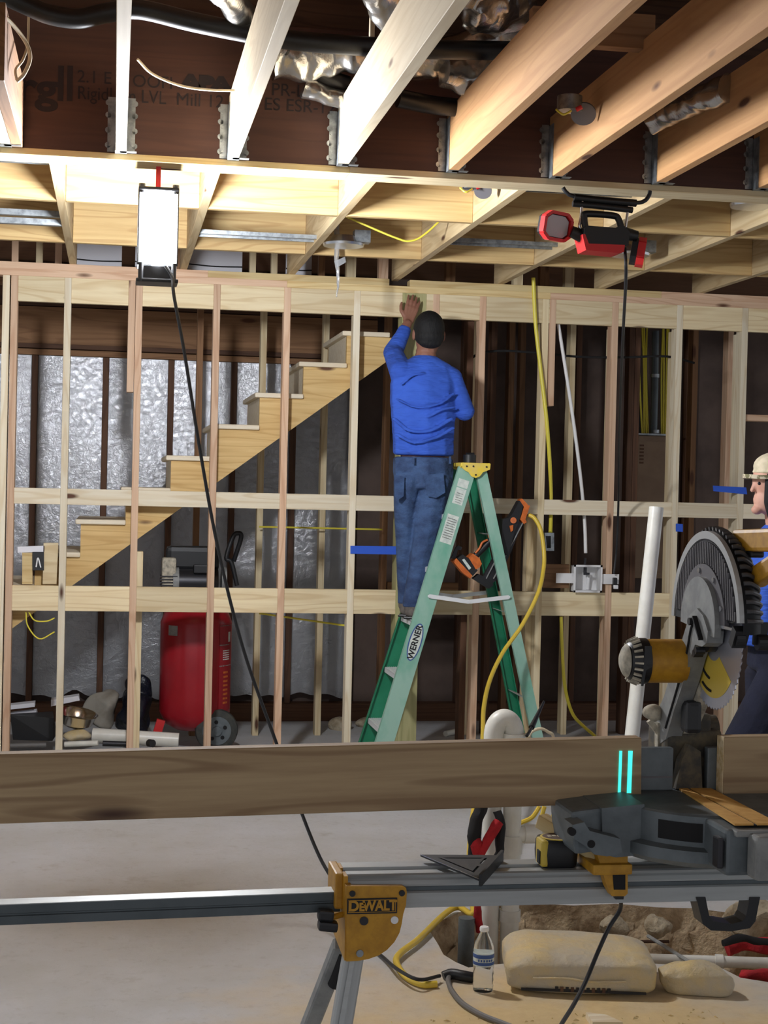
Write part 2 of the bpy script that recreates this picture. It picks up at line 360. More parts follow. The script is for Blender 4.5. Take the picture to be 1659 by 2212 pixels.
def blob(name, prims, m, parent=None, voxel=0.008, it=4, label=None):      # overlapping ellipsoid chains fused into one continuous skin
    b = MB()
    for chain in prims:
        if len(chain) == 1:
            p, r = chain[0]; b.ball(p, r, 3)
        for (p0, r0), (p1, r1) in zip(chain, chain[1:]):
            p0, p1 = V(p0), V(p1)
            r0 = V((r0,)*3) if not hasattr(r0, '__len__') else V(r0); r1 = V((r1,)*3) if not hasattr(r1, '__len__') else V(r1)
            n = max(2, int((p1-p0).length/(0.42*min(min(r0), min(r1))))); n = min(n, 40)
            for k in range(n+1):
                t = k/n; b.ball(p0.lerp(p1, t), r0.lerp(r1, t), 2)
    o = b.build(name, m, None)
    md = o.modifiers.new('fuse', 'REMESH'); md.mode = 'VOXEL'; md.voxel_size = voxel; md.use_smooth_shade = True
    sm = o.modifiers.new('soften', 'SMOOTH'); sm.iterations = it; sm.factor = 0.5
    bpy.context.view_layer.update()
    me = bpy.data.meshes.new_from_object(o.evaluated_get(bpy.context.evaluated_depsgraph_get()))
    o.modifiers.clear(); o.data = me; me.name = name
    me.polygons.foreach_set('use_smooth', [True]*len(me.polygons))
    adopt(o, parent)
    if label: o['label'] = label
    return o

# ================================================================== THE SETTING
# ---- floor slab with a broken-out trench
HOLE = [onZ(x, y, 0) for x, y in [(926, 2008), (944, 2036), (958, 2062), (984, 2078), (1012, 2090), (1060, 2084), (1110, 2080), (1200, 2072), (1310, 2076), (1420, 2082), (1500, 2086), (1560, 2092), (1600, 2112), (1662, 2122), (1740, 2140), (1830, 2090), (1800, 2000), (1700, 1966), (1600, 1975), (1500, 1962), (1420, 1960), (1330, 1952), (1240, 1956), (1120, 1950), (1040, 1958), (990, 1972), (950, 1990)]]
HOLE = [V((p.x, p.y, 0)) for p in HOLE]
def floor():
    bm = bmesh.new()
    out = [V((-5, -2.5, 0)), V((9, -2.5, 0)), V((9, 11.2, 0)), V((-5, 11.2, 0))]
    es = []
    for loop in (out, HOLE):
        vs_ = [bm.verts.new(p) for p in loop]
        for i in range(len(vs_)): es.append(bm.edges.new((vs_[i], vs_[(i+1) % len(vs_)])))
    bmesh.ops.triangle_fill(bm, edges=es, use_beauty=True, use_dissolve=False)
    for f in bm.faces[:]:
        if f.normal.z < 0: f.normal_flip()
    me = bpy.data.meshes.new('floor'); bm.to_mesh(me); bm.free(); setmat(me, M['floor'])
    o = bpy.data.objects.new('floor', me); C.objects.link(o); tag(o, kind='structure')
    # pit: broken slab edge, then soil sloping in, then bottom
    c = sum(HOLE, V())/len(HOLE)
    dense = []
    for i in range(len(HOLE)):
        a, b_ = HOLE[i], HOLE[(i+1) % len(HOLE)]; n = max(2, int((b_-a).length/0.03))
        dense += [a.lerp(b_, k/n) for k in range(n)]
    m = MB(); rings = []
    for z, s in ((0.0, 1.0), (-0.03, 1.0), (-0.06, 0.995), (-0.10, 0.985), (-0.11, 0.96), (-0.16, 0.95), (-0.22, 0.93), (-0.28, 0.90), (-0.33, 0.85), (-0.36, 0.7), (-0.37, 0.35)):
        rg = []
        for p in dense:
            q = c + (p-c)*s; q.z = z
            if z < 0: q += noise.noise_vector(q*8)*0.05*min(1, -z*14) + noise.noise_vector(q*28)*0.024*min(1, -z*14)
            if z < 0 and q.z > -0.012: q.z = -0.012
            rg.append(m.b.verts.new(q))
        rings.append(rg)
    n = len(dense)
    for a, b_ in zip(rings, rings[1:]):
        for k in range(n): m.b.faces.new((a[k], a[(k+1) % n], b_[(k+1) % n], b_[k]))
    m.b.faces.new(rings[-1])
    bmesh.ops.recalc_face_normals(m.b, faces=m.b.faces)
    m.build('dirt_pit', M['dirt'], o, smooth=True, ang=60)
    return o
FLOOR = floor()

# ---- partition wall of studs
YW = 8.95
wm = empty('wall_middle', (1.5, YW+0.045, 0), kind='structure')
def stud(x, z0=0.038, z1=2.724, m='pine', y0=YW, w=0.038, d=0.089, name='stud', par=None):
    return lumber(name, (x+w/2, y0+d/2, z0), (x+w/2, y0+d/2, z1), w, d, M[m], par or wm, up=(0, 1, 0))
XS = [(-0.627, 'pine_pale'), (-0.582, 'fir_pink'), (-0.292, 'pine_pale'), (0.100, 'fir_pink'), (0.535, 'fir_pink'), (0.935, 'fir_pink'), (1.337, 'pine_pale'), (2.078, 'fir_pink'), (2.455, 'pine'), (2.880, 'fir_pink'), (3.280, 'pine_pale'), (3.690, 'pine_pale'), (4.10, 'pine'), (-1.03, 'pine')]
for x, m_ in XS: stud(x, m=m_)
stud(0.060, 2.10, 2.724, 'fir_pink'); stud(2.498, 2.10, 2.724, 'fir_pink'); stud(1.800, 2.60, 2.724, 'fir_pink')
stud(2.905, 0.038, 2.58, 'pine', y0=YW+0.095); stud(3.297, 0.038, 2.58, 'pine', y0=YW+0.10)
stud(3.712, 0.038, 2.58, 'pine_pale', y0=YW+0.10); stud(2.42, 0.038, 1.45, 'pine', y0=YW+0.092); stud(2.03, 0.038, 2.60, 'old_brown', y0=YW+0.095)
lumber('post', (1.690, YW+0.07, 0.0), (1.690, YW+0.07, 2.724), 0.140, 0.140, M['treated'], wm, up=(0, 1, 0))
lumber('top_plate', (-1.6, YW+0.045, 2.743), (0.95, YW+0.045, 2.743), 0.089, 0.038, M['fir_pink'], wm)
lumber('top_plate', (0.95, YW+0.045, 2.743), (2.50, YW+0.045, 2.743), 0.089, 0.038, M['pine_yellow'], wm)
lumber('top_plate', (2.50, YW+0.045, 2.743), (5.0, YW+0.045, 2.743), 0.089, 0.038, M['fir_pink'], wm)
lumber('top_plate', (-1.6, YW+0.045, 2.781), (0.50, YW+0.045, 2.781), 0.089, 0.038, M['fir_pink'], wm)
lumber('top_plate', (0.50, YW+0.045, 2.781), (1.54, YW+0.045, 2.781), 0.089, 0.038, M['pine_yellow'], wm)
lumber('top_plate', (1.66, YW+0.045, 2.781), (3.18, YW+0.045, 2.781), 0.089, 0.038, M['pine_yellow'], wm)
lumber('top_plate', (3.18, YW+0.045, 2.781), (5.0, YW+0.045, 2.781), 0.089, 0.038, M['fir_pink'], wm)
for a, b in ((-1.6, 1.2), (1.2, 2.3), (2.3, 5.0)): lumber('bottom_plate', (a, YW+0.045, 0.019), (b, YW+0.045, 0.019), 0.089, 0.038, M['treated'], wm)
edges = [(-0.544, -0.292), (-0.254, 0.100), (0.138, 0.535), (0.573, 0.935), (0.973, 1.337), (1.375, 1.620), (1.760, 2.078), (2.116, 2.455), (2.493, 2.880), (2.918, 3.280), (3.318, 3.690), (3.728, 4.10)]
for i, (a, b) in enumerate(edges):
    y = YW+0.021
    if i not in (): lumber('header_block', (a if i != 1 else a, y, 2.654), ((b if i != 1 else 0.060), y, 2.654), 0.038, 0.140, M['pine'], wm)
    if i != 6: lumber('blocking', (a, y, 1.506), (b if i != 5 else 1.61, y, 1.506), 0.038, 0.089, M['pine_pale'], wm)
    else: lumber('blocking', (a+0.02, y, 1.506), (b, y, 1.506), 0.038, 0.089, M['pine_pale'], wm)
    if i < 10: lumber('blocking', (a, y, 0.937), (b, y, 0.937), 0.038, 0.140, M['pine'], wm)
# small bits nailed into the partition
lumber('blocking', (2.493, YW+0.03, 1.10), (2.66, YW+0.03, 1.10), 0.038, 0.14, M['fir_brown'], wm)
lumber('shelf_block', (3.728, YW+0.06, 2.07), (4.1, YW+0.06, 2.07), 0.089, 0.038, M['fir_pink'], wm)

# ---- far wall: foil bays on the left, dark sheathing on the right
YB = 10.60
wb = empty('wall_back', (1.5, YB+0.1, 0), kind='structure')
MB().box((1.5, YB+0.16, 1.6), (9.0, 0.04, 3.2)).build('backing', M['dark_paper'], wb)
SA = [-0.97, -0.545, -0.085, 0.345, 0.765, 1.17, 1.58]
def foil(x0, x1, z0, z1, seed):
    m = MB(); nx, nz = 16, 70; g = []
    for j in range(nz+1):
        row = []
        for i in range(nx+1):
            u, w = i/nx, j/nz; x = x0+(x1-x0)*u; z = z0+(z1-z0)*w
            bul = math.sin(math.pi*u)**0.6*0.004
            y = YB+0.05-bul + noise.noise(V((x*5+seed, z*3, 1)))*0.004 + noise.noise(V((x*22+seed, z*16, 5)))*0.0022
            zz = z + (noise.noise(V((x*7+seed, 3, 3)))*0.05 if j == 0 else 0)
            row.append(m.b.verts.new((x, y, zz)))
        g.append(row)
    for j in range(nz):
        for i in range(nx): m.b.faces.new((g[j][i], g[j][i+1], g[j+1][i+1], g[j+1][i]))
    bmesh.ops.solidify(m.b, geom=m.b.faces[:], thickness=0.004)
    return m.build('foil_batt', M['foil'], wb, smooth=True, ang=70)
for i, (a, b) in enumerate(zip(SA, SA[1:])): foil(a+0.040, b-0.002, 0.17, 2.42, i*3.1)
for x in SA: stud(x, 0.12, 2.415, 'old_brown', y0=YB, par=wb)
lumber('plate', (-1.6, YB+0.05, 2.437), (1.75, YB+0.05, 2.437), 0.11, 0.038, M['fir_brown'], wb)
lumber('rim_board', (-1.6, YB+0.02, 2.60), (1.75, YB+0.02, 2.60), 0.04, 0.27, M['fir_brown'], wb)
lumber('rim_board', (-1.6, YB+0.03, 2.87), (1.75, YB+0.03, 2.87), 0.04, 0.26, M['old_brown'], wb)
lumber('ledger_board', (-1.6, YB-0.02, 2.475), (1.75, YB-0.02, 2.475), 0.03, 0.03, M['old_brown'], wb)
lumber('sill', (-1.6, YB+0.05, 0.06), (5.5, YB+0.05, 0.06), 0.12, 0.12, M['old_brown'], wb)
for i in range(9):
    x = 1.95+i*0.406; stud(x, 0.12, 2.78, ('old_brown' if i % 2 else 'fir_brown'), y0=YB+0.02, par=wb)
# lighter studs standing just behind the stair
wr = empty('wall_right', (1.5, 10.0, 0), kind='structure')
for x, m_ in ((0.50, 'fir_brown'), (0.90, 'pine'), (1.30, 'pine'), (1.705, 'fir_brown'), (2.26, 'pine'), (2.40, 'old_brown'), (2.52, 'fir_brown'), (2.93, 'pine'), (3.335, 'old_brown'), (3.375, 'old_brown'), (3.775, 'fir_brown'), (4.02, 'fir_pink')):
    stud(x, 0.0, 2.80, m_, y0=9.98, par=wr)
lumber('plate', (-1.4, 10.02, 2.819), (5.0, 10.02, 2.819), 0.089, 0.038, M['fir_brown'], wr)
lumber('blocking', (1.75, 10.0, 0.92), (2.26, 10.0, 0.92), 0.038, 0.14, M['fir_brown'], wr)
for x, z0 in ((-0.60, 2.84), (-0.46, 2.84), (-0.35, 2.84), (0.36, 2.84), (0.80, 2.84), (0.93, 2.84), (1.22, 2.84), (1.40, 2.84), (1.60, 2.84), (2.02, 2.84), (2.45, 2.84), (2.62, 2.84), (2.78, 2.84)):
    lumber('cripple', (x, 9.55, z0), (x, 9.55, 3.05), 0.06 if x > 1.3 else 0.038, 0.06, M[random.choice(['pine', 'fir_pink', 'fir_brown'])], wr, up=(0, 1, 0))
lumber('plate', (-1.4, 9.55, 2.82), (5.0, 9.55, 2.82), 0.089, 0.038, M['fir_brown'], wr)
for x0, x1 in ((-0.29, 0.02), (0.10, 0.30), (0.42, 0.75), (1.02, 1.18)):
    MB().box(((x0+x1)/2, 9.72, 2.93), (x1-x0, 0.02, 0.2)).build('white_panel', M['white_board'], wr)
    for z in (2.865, 2.90, 2.935): MB().tube([(x0, 9.70, z), ((x0+x1)/2, 9.70, z-0.008), (x1, 9.70, z-0.004)], 0.004, 6, 4).build('wire', M['black_matte'], wr)

# ---- ceiling: deck, upper framing, laminated beam, joists and hangers
MB().box((1.5, 4.0, 3.67), (11, 14.4, 0.04)).build('ceiling', M['deck'], kind='structure')
cl = bpy.data.objects['ceiling']
MB().box((1.5, 8.6, 3.055), (11, 5.2, 0.03)).build('subfloor', M['deck'], cl)
lumber('rim_board', (-3.0, 6.03, 3.45), (7.0, 6.03, 3.45), 0.04, 0.42, M['old_brown'], cl)
for i in range(8):
    y = 1.2+i*0.61
    MB().box((1.5, y, 3.54), (10, 0.012, 0.2)).box((1.5, y, 3.432), (10, 0.06, 0.036), mi=1).box((1.5, y, 3.63), (10, 0.06, 0.036), mi=1).build('upper_joist', [M['deck'], M['fir_brown']], cl)
YJ = 5.88
beam = lumber('laminated_beam', (-2.2, YJ+0.066, 3.055), (5.2, YJ+0.066, 3.055), 0.132, 0.51, M['lvl'], cl)
lumber('beam_plate', (-2.2, YJ+0.062, 2.788), (0.85, YJ+0.062, 2.788), 0.142, 0.024, M['pine_yellow'], cl)
lumber('beam_plate', (0.85, YJ+0.062, 2.788), (5.2, YJ+0.062, 2.788), 0.142, 0.024, M['pine'], cl)
def bt(body, px, py, h, sx=1.0, bold=0.0):
    p = onY(px, py, YJ-0.0012); text('stamp', body, h/571/0.72, p, (1, 0, 0.0), (0, 0, 1), M['lvl_ink'], beam, 0.0006, bold, sx=sx)
bt('rg', 80, 190, 62, 1.15, 0.004)
for x in (131, 151): 
    p = onY(x, 180, YJ-0.001); MB().box(p, (0.020, 0.0014, 0.128)).build('stamp', M['lvl_ink'], beam)
bt('2.1 E', 204, 168, 26); bt('RigidLam LVL', 263, 207, 28, 0.86); bt('OOFI', 330, 178, 26)
bt('APA', 445, 180, 26, 1.5, 0.006); bt('Mill 12', 432, 218, 27); bt('PR-L', 622, 196, 27); bt('ES ESR-12', 648, 230, 27)
JX = [-0.428, -0.018, 0.392, 0.800, 1.219, 1.622, 2.036, 2.450]
for i, x in enumerate(JX + [-0.84, 2.86]):
    pale = i < 4 or i == 8
    j = lumber('joist', (x+0.019, YJ-0.003, 2.9175), (x+0.019, -0.4, 2.9175), 0.038, 0.235, M['joist_pale' if pale else 'joist'], cl)
    if i < 8:
        h = MB()
        for s in (-1, 1):
            h.box((x+0.019+s*0.0205, YJ-0.034, 2.90), (0.002, 0.06, 0.2)); h.box((x+0.019+s*0.036, YJ-0.002, 2.905), (0.028, 0.002, 0.20))
            for z in (2.83, 2.885, 2.94, 2.985): h.cyl((x+0.019+s*0.048, YJ-0.001, z), (x+0.019+s*0.048, YJ-0.003, z), 0.011, seg=10)
        h.box((x+0.019, YJ-0.034, 2.799), (0.042, 0.06, 0.002)); h.box((x+0.045, YJ-0.045, 2.799), (0.06, 0.03, 0.002))
        for s in (-1, 1):
            for z in (2.83, 2.87, 2.92, 2.97): h.cyl((x+0.019+s*0.042, YJ-0.003, z), (x+0.019+s*0.042, YJ-0.006, z), 0.005, seg=8)
        h.build('joist_hanger', M['galv'], j)
lumber('joist', (-0.37, YJ-0.003, 2.9175), (-0.37, 4.9, 2.9175), 0.038, 0.235, M['fir_brown'], cl)
FJ = [-0.88+0.612*i for i in range(9)]
for i, x in enumerate(FJ):
    lumber('far_joist', (x+0.019, YJ+0.136, 2.9175), (x+0.019, 9.045, 2.9175), 0.038, 0.235, M['far_joist'], cl)
    if i < 8:
        for y in (6.96, 8.16):
            lumber('joist_blocking', (x+0.039, y+random.uniform(-.01, .01), 2.9175), (x+0.611, y, 2.9175), 0.038, 0.235, M['block'], cl)
# hung stub and strong-backs between the near joists
p = onY(780, 190, 5.35)
lumber('hanger_stub', (0.868, 5.42, 2.90), (0.868, 5.42, 3.65), 0.038, 0.089, M['old_brown'], cl, up=(0, 1, 0))
lumber('hanger_stub', (0.842, 5.37, 2.84), (0.842, 5.37, 3.60), 0.016, 0.03, M['pine_pale'], cl, up=(0, 1, 0))
lumber('strong_back', (1.26, 4.82, 3.06), (1.66, 4.82, 3.06), 0.05, 0.11, M['fir_brown'], cl)
lumber('strong_back', (0.40, 4.3, 3.22), (1.22, 4.3, 3.22), 0.05, 0.07, M['joist_pale'], cl)

# ================================================================== THINGS HANGING FROM THE CEILING
Z = V((0, 0, 1))
def py_slab(pts, Y, th):       # outline seen in the plane Y, given depth th away from the eye
    m = MB(); m.slab([onY(x, y, Y) for x, y in pts], (0, th, 0)); return m
# ---- bright hanging work lamp
YL = 5.955
lc = onY(341, 490, YL); lx = lc.x
lamp = empty('work_lamp', onY(341, 605, YL), 'lit white LED work lamp hanging under the beam on a red strap, black base', 'lamp')
MB().cyl((lx, YL, 2.405), (lx, YL, 2.672), 0.066, 0.070, 32).build('diffuser', emit('lamp_glow', (246, 249, 255), LAMP_STRENGTH), lamp, smooth=True)
m = MB().box((lx, YL, 2.682), (0.150, 0.14, 0.014), bev=0.005)
for a in (-1, 1):
    for b in (-1, 1): m.cyl((lx+a*0.062, YL+b*0.055, 2.665), (lx+a*0.062, YL+b*0.055, 2.70), 0.012, seg=12)
m.build('top_cap', M['black'], lamp)
m = MB().box((lx, YL, 2.372), (0.138, 0.125, 0.066), bev=0.008).box((lx, YL, 2.345), (0.155, 0.14, 0.014), bev=0.005)
for a in (-1, 1): m.cyl((lx+a*0.06, YL-0.062, 2.338), (lx+a*0.06, YL-0.062, 2.41), 0.009, seg=10)
m.build('base', M['black'], lamp)
m = MB()
for a in (-1, 1):
    for b in (-1, 1): m.cyl((lx+a*0.071, YL+b*0.062, 2.40), (lx+a*0.071, YL+b*0.062, 2.68), 0.0035, seg=8)
m.build('guard_rod', M['black'], lamp)
MB().frame((lx-0.002, YL, 2.69), (lx-0.002, YL, 2.778), 0.004, 0.018, up=(1, 0, 0)).build('strap', M['red_plastic'], lamp)
c_pts = [onY(358, 575, 5.88), onY(372, 600, 5.87), onY(376, 640, 5.86), onY(398, 760, 5.85), onY(430, 960, 5.84), onY(470, 1180, 5.82), onY(525, 1400, 5.78), onY(597, 1605, 5.72), onY(652, 1757, 5.62), onY(690, 1850, 5.52), onY(724, 1910, 5.44), onZ(790, 2030, 0.03), onZ(830, 2070, 0.012), onZ(862, 2096, 0.034), onZ(905, 2116, 0.036), onZ(950, 2108, 0.02)]
tag(MB().tube(c_pts, 0.0062, 8, 8).build('power_cord', M['black'], smooth=True), 'black power cord dropping from the lit white lamp to the floor', 'cord')

# ---- red and black two-head work light
YR = 5.86
wl = empty('two_head_light', onY(1300, 545, YR), 'red and black two-head work light hooked under the beam, switched off', 'lamp')
hp = lambda x, y, d=0.0: onY(x, y, YR+d)
MB().tube([hp(1237, 440), hp(1300, 446), hp(1366, 454)], 0.012, 12, 4).build('hook_bar', M['black'], wl, smooth=True)
MB().tube([hp(1216, 405), hp(1224, 416), hp(1240, 424), hp(1300, 432), hp(1370, 438), hp(1392, 434), hp(1402, 422), hp(1404, 412)], 0.008, 10, 6).build('hook', M['black'], wl, smooth=True)
MB().tube([hp(1240, 426), hp(1300, 433), hp(1374, 439)], 0.0145, 12, 4).build('hook_sleeve', M['black_rubber'], wl, smooth=True)
MB().tube([hp(1258, 430), hp(1255, 470), hp(1252, 490), hp(1262, 505)], 0.0065, 10, 4).build('leg', M['steel'], wl, smooth=True)
MB().tube([hp(1358, 440), hp(1354, 470), hp(1351, 492)], 0.0055, 10, 4).build('leg', M['steel'], wl, smooth=True)
py_slab([(1262, 492), (1268, 487), (1330, 492), (1345, 485), (1360, 500), (1358, 530), (1268, 526), (1262, 512)], YR-0.05, 0.10).build('body', M['black'], wl)
py_slab([(1258, 506), (1264, 505), (1272, 526), (1350, 529), (1348, 544), (1338, 547), (1275, 541), (1266, 540)], YR-0.054, 0.108).build('body_trim', M['red_plastic'], wl)
MB().tube([hp(1265, 495, -0.01), hp(1262, 470, -0.01), hp(1268, 462, -0.01), hp(1325, 466, -0.01), hp(1336, 474, -0.01), hp(1342, 492, -0.01)], 0.013, 12, 5).build('handle', M['black'], wl, smooth=True)
MB().cyl(hp(1234, 500), hp(1262, 512), 0.022, 0.026).build('joint', M['black'], wl, smooth=True)
MB().cyl(hp(1350, 505), hp(1376, 510), 0.026, 0.020).build('joint', M['black'], wl, smooth=True)
def light_head(cx, cy, w, h, yawd, d=0.0):
    c = hp(cx, cy, d); R = Euler((math.radians(8), math.radians(4), math.radians(yawd))).to_matrix()
    ux, uz = R @ V((1, 0, 0)), R @ V((0, 0, 1)); k = 0.2; uy = ux.cross(uz)
    oc = [(-w, h*(1-2*k)), (-w*(1-2*k), h), (w*(1-2*k), h), (w, h*(1-2*k)), (w, -h*(1-2*k)), (w*(1-2*k), -h), (-w*(1-2*k), -h), (-w, -h*(1-2*k))]
    f = MB().prism(oc, c, ux, uz, -0.035).build('light_head', M['black'], wl)
    m = MB()
    for i in range(8):
        a = c+ux*oc[i][0]+uz*oc[i][1]; b = c+ux*oc[(i+1) % 8][0]+uz*oc[(i+1) % 8][1]; m.frame(a+uy*0.004, b+uy*0.004, 0.03, 0.012, up=uy.cross((b-a).normalized()))
    m.build('bezel', M['red_plastic'], f)
    MB().prism([(x*0.82, y*0.82) for x, y in oc], c+uy*0.006, ux, uz, 0.003).build('lens', M['lens_gray'], f)
light_head(1201, 489, 0.060, 0.050, 18)
light_head(1382, 545, 0.044, 0.048, 74, 0.02)
cp = [onY(1350, 535, 5.84), onY(1352, 600, 5.87), onY(1346, 720, 6.6), onY(1341, 840, 7.5), onY(1337, 960, 8.3), onY(1336, 1080, 8.80), onY(1332, 1180, 8.90), onY(1326, 1240, 8.91)]
tag(MB().tube(cp, 0.0065, 8, 8).build('power_cord', M['black'], smooth=True), 'black cord running from the red two-head light down to the wall', 'cord')

# ---- ducts, pipes and loose wires over the near joists
tag(MB().tube([onY(-30, -30, 5.3), onY(60, 12, 5.3), onY(110, 32, 5.3), onY(170, 40, 5.3), onY(230, 28, 5.3), onY(300, 20, 5.3), onY(420, 48, 5.3), onY(540, 72, 5.3), onY(640, 88, 5.3), onY(760, 98, 5.3), onY(900, 106, 5.31), onY(1116, 110, 5.33)], 0.033, 16, 6).build('refrigerant_pipe', M['black_rubber'], smooth=True), 'long black insulated pipe sagging across the tops of the near joists', 'pipe')
tag(MB().tube([onY(615, 108, 5.70), onY(660, 140, 5.74), onY(700, 165, 5.76), onY(752, 182, 5.77)], 0.030, 16, 6).build('insulated_pipe', M['black_rubber'], smooth=True), 'short black insulated pipe curving down past the second pale joist', 'pipe')
tag(MB().tube([onY(860, 212, 5.70), onY(930, 226, 5.72), onY(1004, 234, 5.74)], 0.034, 16, 5).build('insulated_pipe', M['black_rubber'], smooth=True), 'black insulated pipe low against the beam under the silver duct', 'pipe')
def duct(name, pts, r, label, seed, par=None, j=0.02, mat_='duct'):
    m = MB().tube(pts, r, 20, 14); m.jitter(j, 7, seed); m.jitter(j*0.5, 22, seed+4)
    return tag(m.build(name, M[mat_], smooth=True, ang=80), label, 'duct')
duct('flexible_duct', [onY(440, -60, 4.9), onY(500, 0, 5.15), onY(540, 60, 5.46), onY(575, 115, 5.68)], 0.05, 'narrow silver flexible duct slanting down behind the second pale joist', 1, j=0.012)
duct('flexible_duct', [onY(790, -60, 4.9), onY(845, 10, 5.02), onY(890, 64, 5.16)], 0.07, 'shiny silver flexible duct just left of the third pale joist', 7, j=0.015)
duct('flexible_duct', [onY(590, 120, 5.74), onY(660, 128, 5.74), onY(760, 120, 5.72), onY(900, 128, 5.70), onY(1010, 104, 5.68), onY(1110, 84, 5.66)], 0.075, 'crumpled foil duct lying across the joists above the beam lettering', 3, j=0.03)
duct('foil_wrap', [onY(985, -60, 5.12), onY(1050, -10, 5.2), onY(1085, 20, 5.46)], 0.10, 'fibrous torn duct wrap between the pale third and tan fourth joists', 5, j=0.05, mat_='duct')
duct('foil_wrap', [onY(960, 150, 5.6), onY(1030, 165, 5.6), onY(1090, 150, 5.6)], 0.07, 'sagging foil wrap above the low black pipe', 9, j=0.03)
duct('foil_wrap', [onY(650, 190, 5.78), onY(700, 205, 5.78), onY(748, 212, 5.78)], 0.035, 'sagging strip of foil wrap beside the short curved black pipe', 11, j=0.02)
duct('flexible_duct', [onY(1410, 262, 5.55), onY(1450, 248, 5.45), onY(1500, 225, 5.3), onY(1570, 190, 5.1)], 0.045, 'small crinkled foil duct beyond the sixth joist', 13, j=0.02)
tag(MB().tube([onY(-20, 14, 4.9), onY(20, 45, 5.0), onY(55, 90, 5.1), onY(65, 125, 5.12), onY(52, 160, 5.1), onY(36, 176, 5.1)], 0.0065, 8, 8).tube([onY(36, 172, 5.1), onY(34, 150, 5.12), onY(50, 128, 5.3), onY(60, 90, 5.5), onY(62, 20, 5.6)], 0.0045, 8, 6).build('cable', M['cream_cable'], smooth=True), 'cream cable hanging in a loop at the top left', 'cable')
tag(MB().tube([onY(297, 128, 5.5), onY(330, 160, 5.55), onY(390, 185, 5.6), onY(450, 194, 5.6), onY(510, 196, 5.6)], 0.005, 8, 8).build('cable', M['cream_cable'], smooth=True), 'cream cable drooping in front of the beam lettering', 'cable')
def can_light(px, py, Y, label, dia=0.075):
    c = onY(px, py, Y); r = empty('recessed_light', c, label, 'light', 'unfinished recessed lights')
    MB().cyl(c, c+Z*0.05, dia*0.62, dia*0.62, 24).build('housing', M['galv'], r, smooth=True)
    MB().cyl(c+V((0.05, 0.0, -0.008)), c+V((0.052, 0.006, -0.002)), dia*0.62, dia*0.62, 24).build('trim_disc', M['gray_guard'], r, smooth=True)
    MB().tube([c+V((0.0, -0.02, -0.004)), c+V((-0.03, -0.03, -0.02)), c+V((-0.05, -0.01, 0.0))], 0.004, 6, 5).build('wire', M['yellow_cable'], r, smooth=True)
    MB().cyl(c+V((0.012, -0.04, -0.004)), c+V((0.03, -0.045, 0.006)), 0.008, seg=10).build('wire_nut', M['red_plastic'], r)
can_light(1018, 408, 6.42, 'recessed light with round dark trim dangling just beyond the beam', 0.06)
can_light(1230, 240, 5.25, 'recessed light with round trim hanging between the tan joists', 0.07)
def fixture(px, py, Y, x0, x1, label):
    c = onY(px, py, Y); r = empty('recessed_light', c, label, 'light', None)
    m = MB().lathe([(0.10, 0.0), (0.105, 0.012), (0.07, 0.02), (0.06, 0.05), (0.001, 0.05)], c, Z, 24); m.build('pan', M['steel'], r, smooth=True)
    for d in (-0.05, 0.05): MB().box(((x0+x1)/2, c.y+d, c.z+0.03), (x1-x0, 0.012, 0.02)).build('bar_hanger', M['galv'], r)
    MB().box((c.x+0.09, c.y, c.z+0.05), (0.08, 0.07, 0.06)).build('junction_box', M['galv'], r)
fixture(742, 532, 7.75, 0.384, 0.958, 'shiny recessed light pan between joists left of the dangling film')
fixture(1360, 553, 7.75, 1.614, 2.188, 'shiny recessed light pan behind the red two-head light')
fixture(1628, 447, 6.5, 1.614, 2.188, 'shiny recessed light pan at the right edge under the beam')
for Y, z in ((6.3, 2.848), (6.3, 2.884), (7.62, 2.815), (7.62, 2.855)):
    m = MB(); m.box((-0.55, Y, z), (0.60, 0.002, 0.026)).box((-0.55, Y+0.02, z+0.013), (0.60, 0.04, 0.002)).box((-0.55, Y+0.02, z-0.013), (0.60, 0.04, 0.002))
    tag(m.build('metal_channel', M['galv']), {2.848: 'lower steel channel of the pair nearest the beam, far left', 2.884: 'upper steel channel of the pair nearest the beam, far left', 2.815: 'lower steel channel of the pair nearest the stud wall, far left', 2.855: 'upper steel channel of the pair nearest the stud wall, far left'}[z], 'channel', 'steel channels between the left joists')
m = MB().tube([onY(726, 470, 8.132), onY(726, 490, 8.10), onY(729, 520, 8.07), onY(727, 560, 8.04), onY(731, 600, 8.04), onY(727, 642, 8.04)], lambda t: 0.018*(1-t)+0.004, 8, 6)
m.slab([onY(722, 565, 8.03), onY(745, 555, 8.03), onY(748, 566, 8.03), onY(728, 578, 8.03)], (0, 0.003, 0)); m.jitter(0.006, 30)
tag(m.build('plastic_strip', M['film'], smooth=True), 'clear plastic strip dangling from the far joists above the stud wall', 'plastic')
tag(MB().tube([V((0.996, 7.4, 2.90)), onY(850, 512, 7.4), onY(890, 520, 7.4), onY(925, 500, 7.4), V((1.576, 7.4, 2.95))], 0.005, 6, 6).build('cable', M['yellow_cable'], smooth=True), 'yellow cable looping between far joists above the man', 'cable')

# ================================================================== STAIR
YS = 9.065
st = empty('staircase', (-0.6, YS+0.4, 0.9), 'rough pine staircase rising to the right behind the stud wall', 'staircase')
nose = lambda k: (-0.209+0.2494*k, 1.379+0.187*k)
prof = []
for k in range(-5, 7):
    x, z = nose(k); prof += [(x+0.03, z-0.187-0.028 if k > -5 else z-0.3), (x+0.03, z-0.028)]
x, z = nose(7); prof += [(1.60, nose(6)[1]-0.028)]
bl = lambda x: 1.692+0.75*(x-0.70)
prof += [(1.60, bl(1.60)), (nose(-5)[0]+0.03, bl(nose(-5)[0]+0.03))]
for y in (YS, YS+0.80):
    m = MB(); m.slab([(x, y, z) for x, z in prof], (0, 0.038, 0)); o = m.build('stringer', M['stringer'], st)
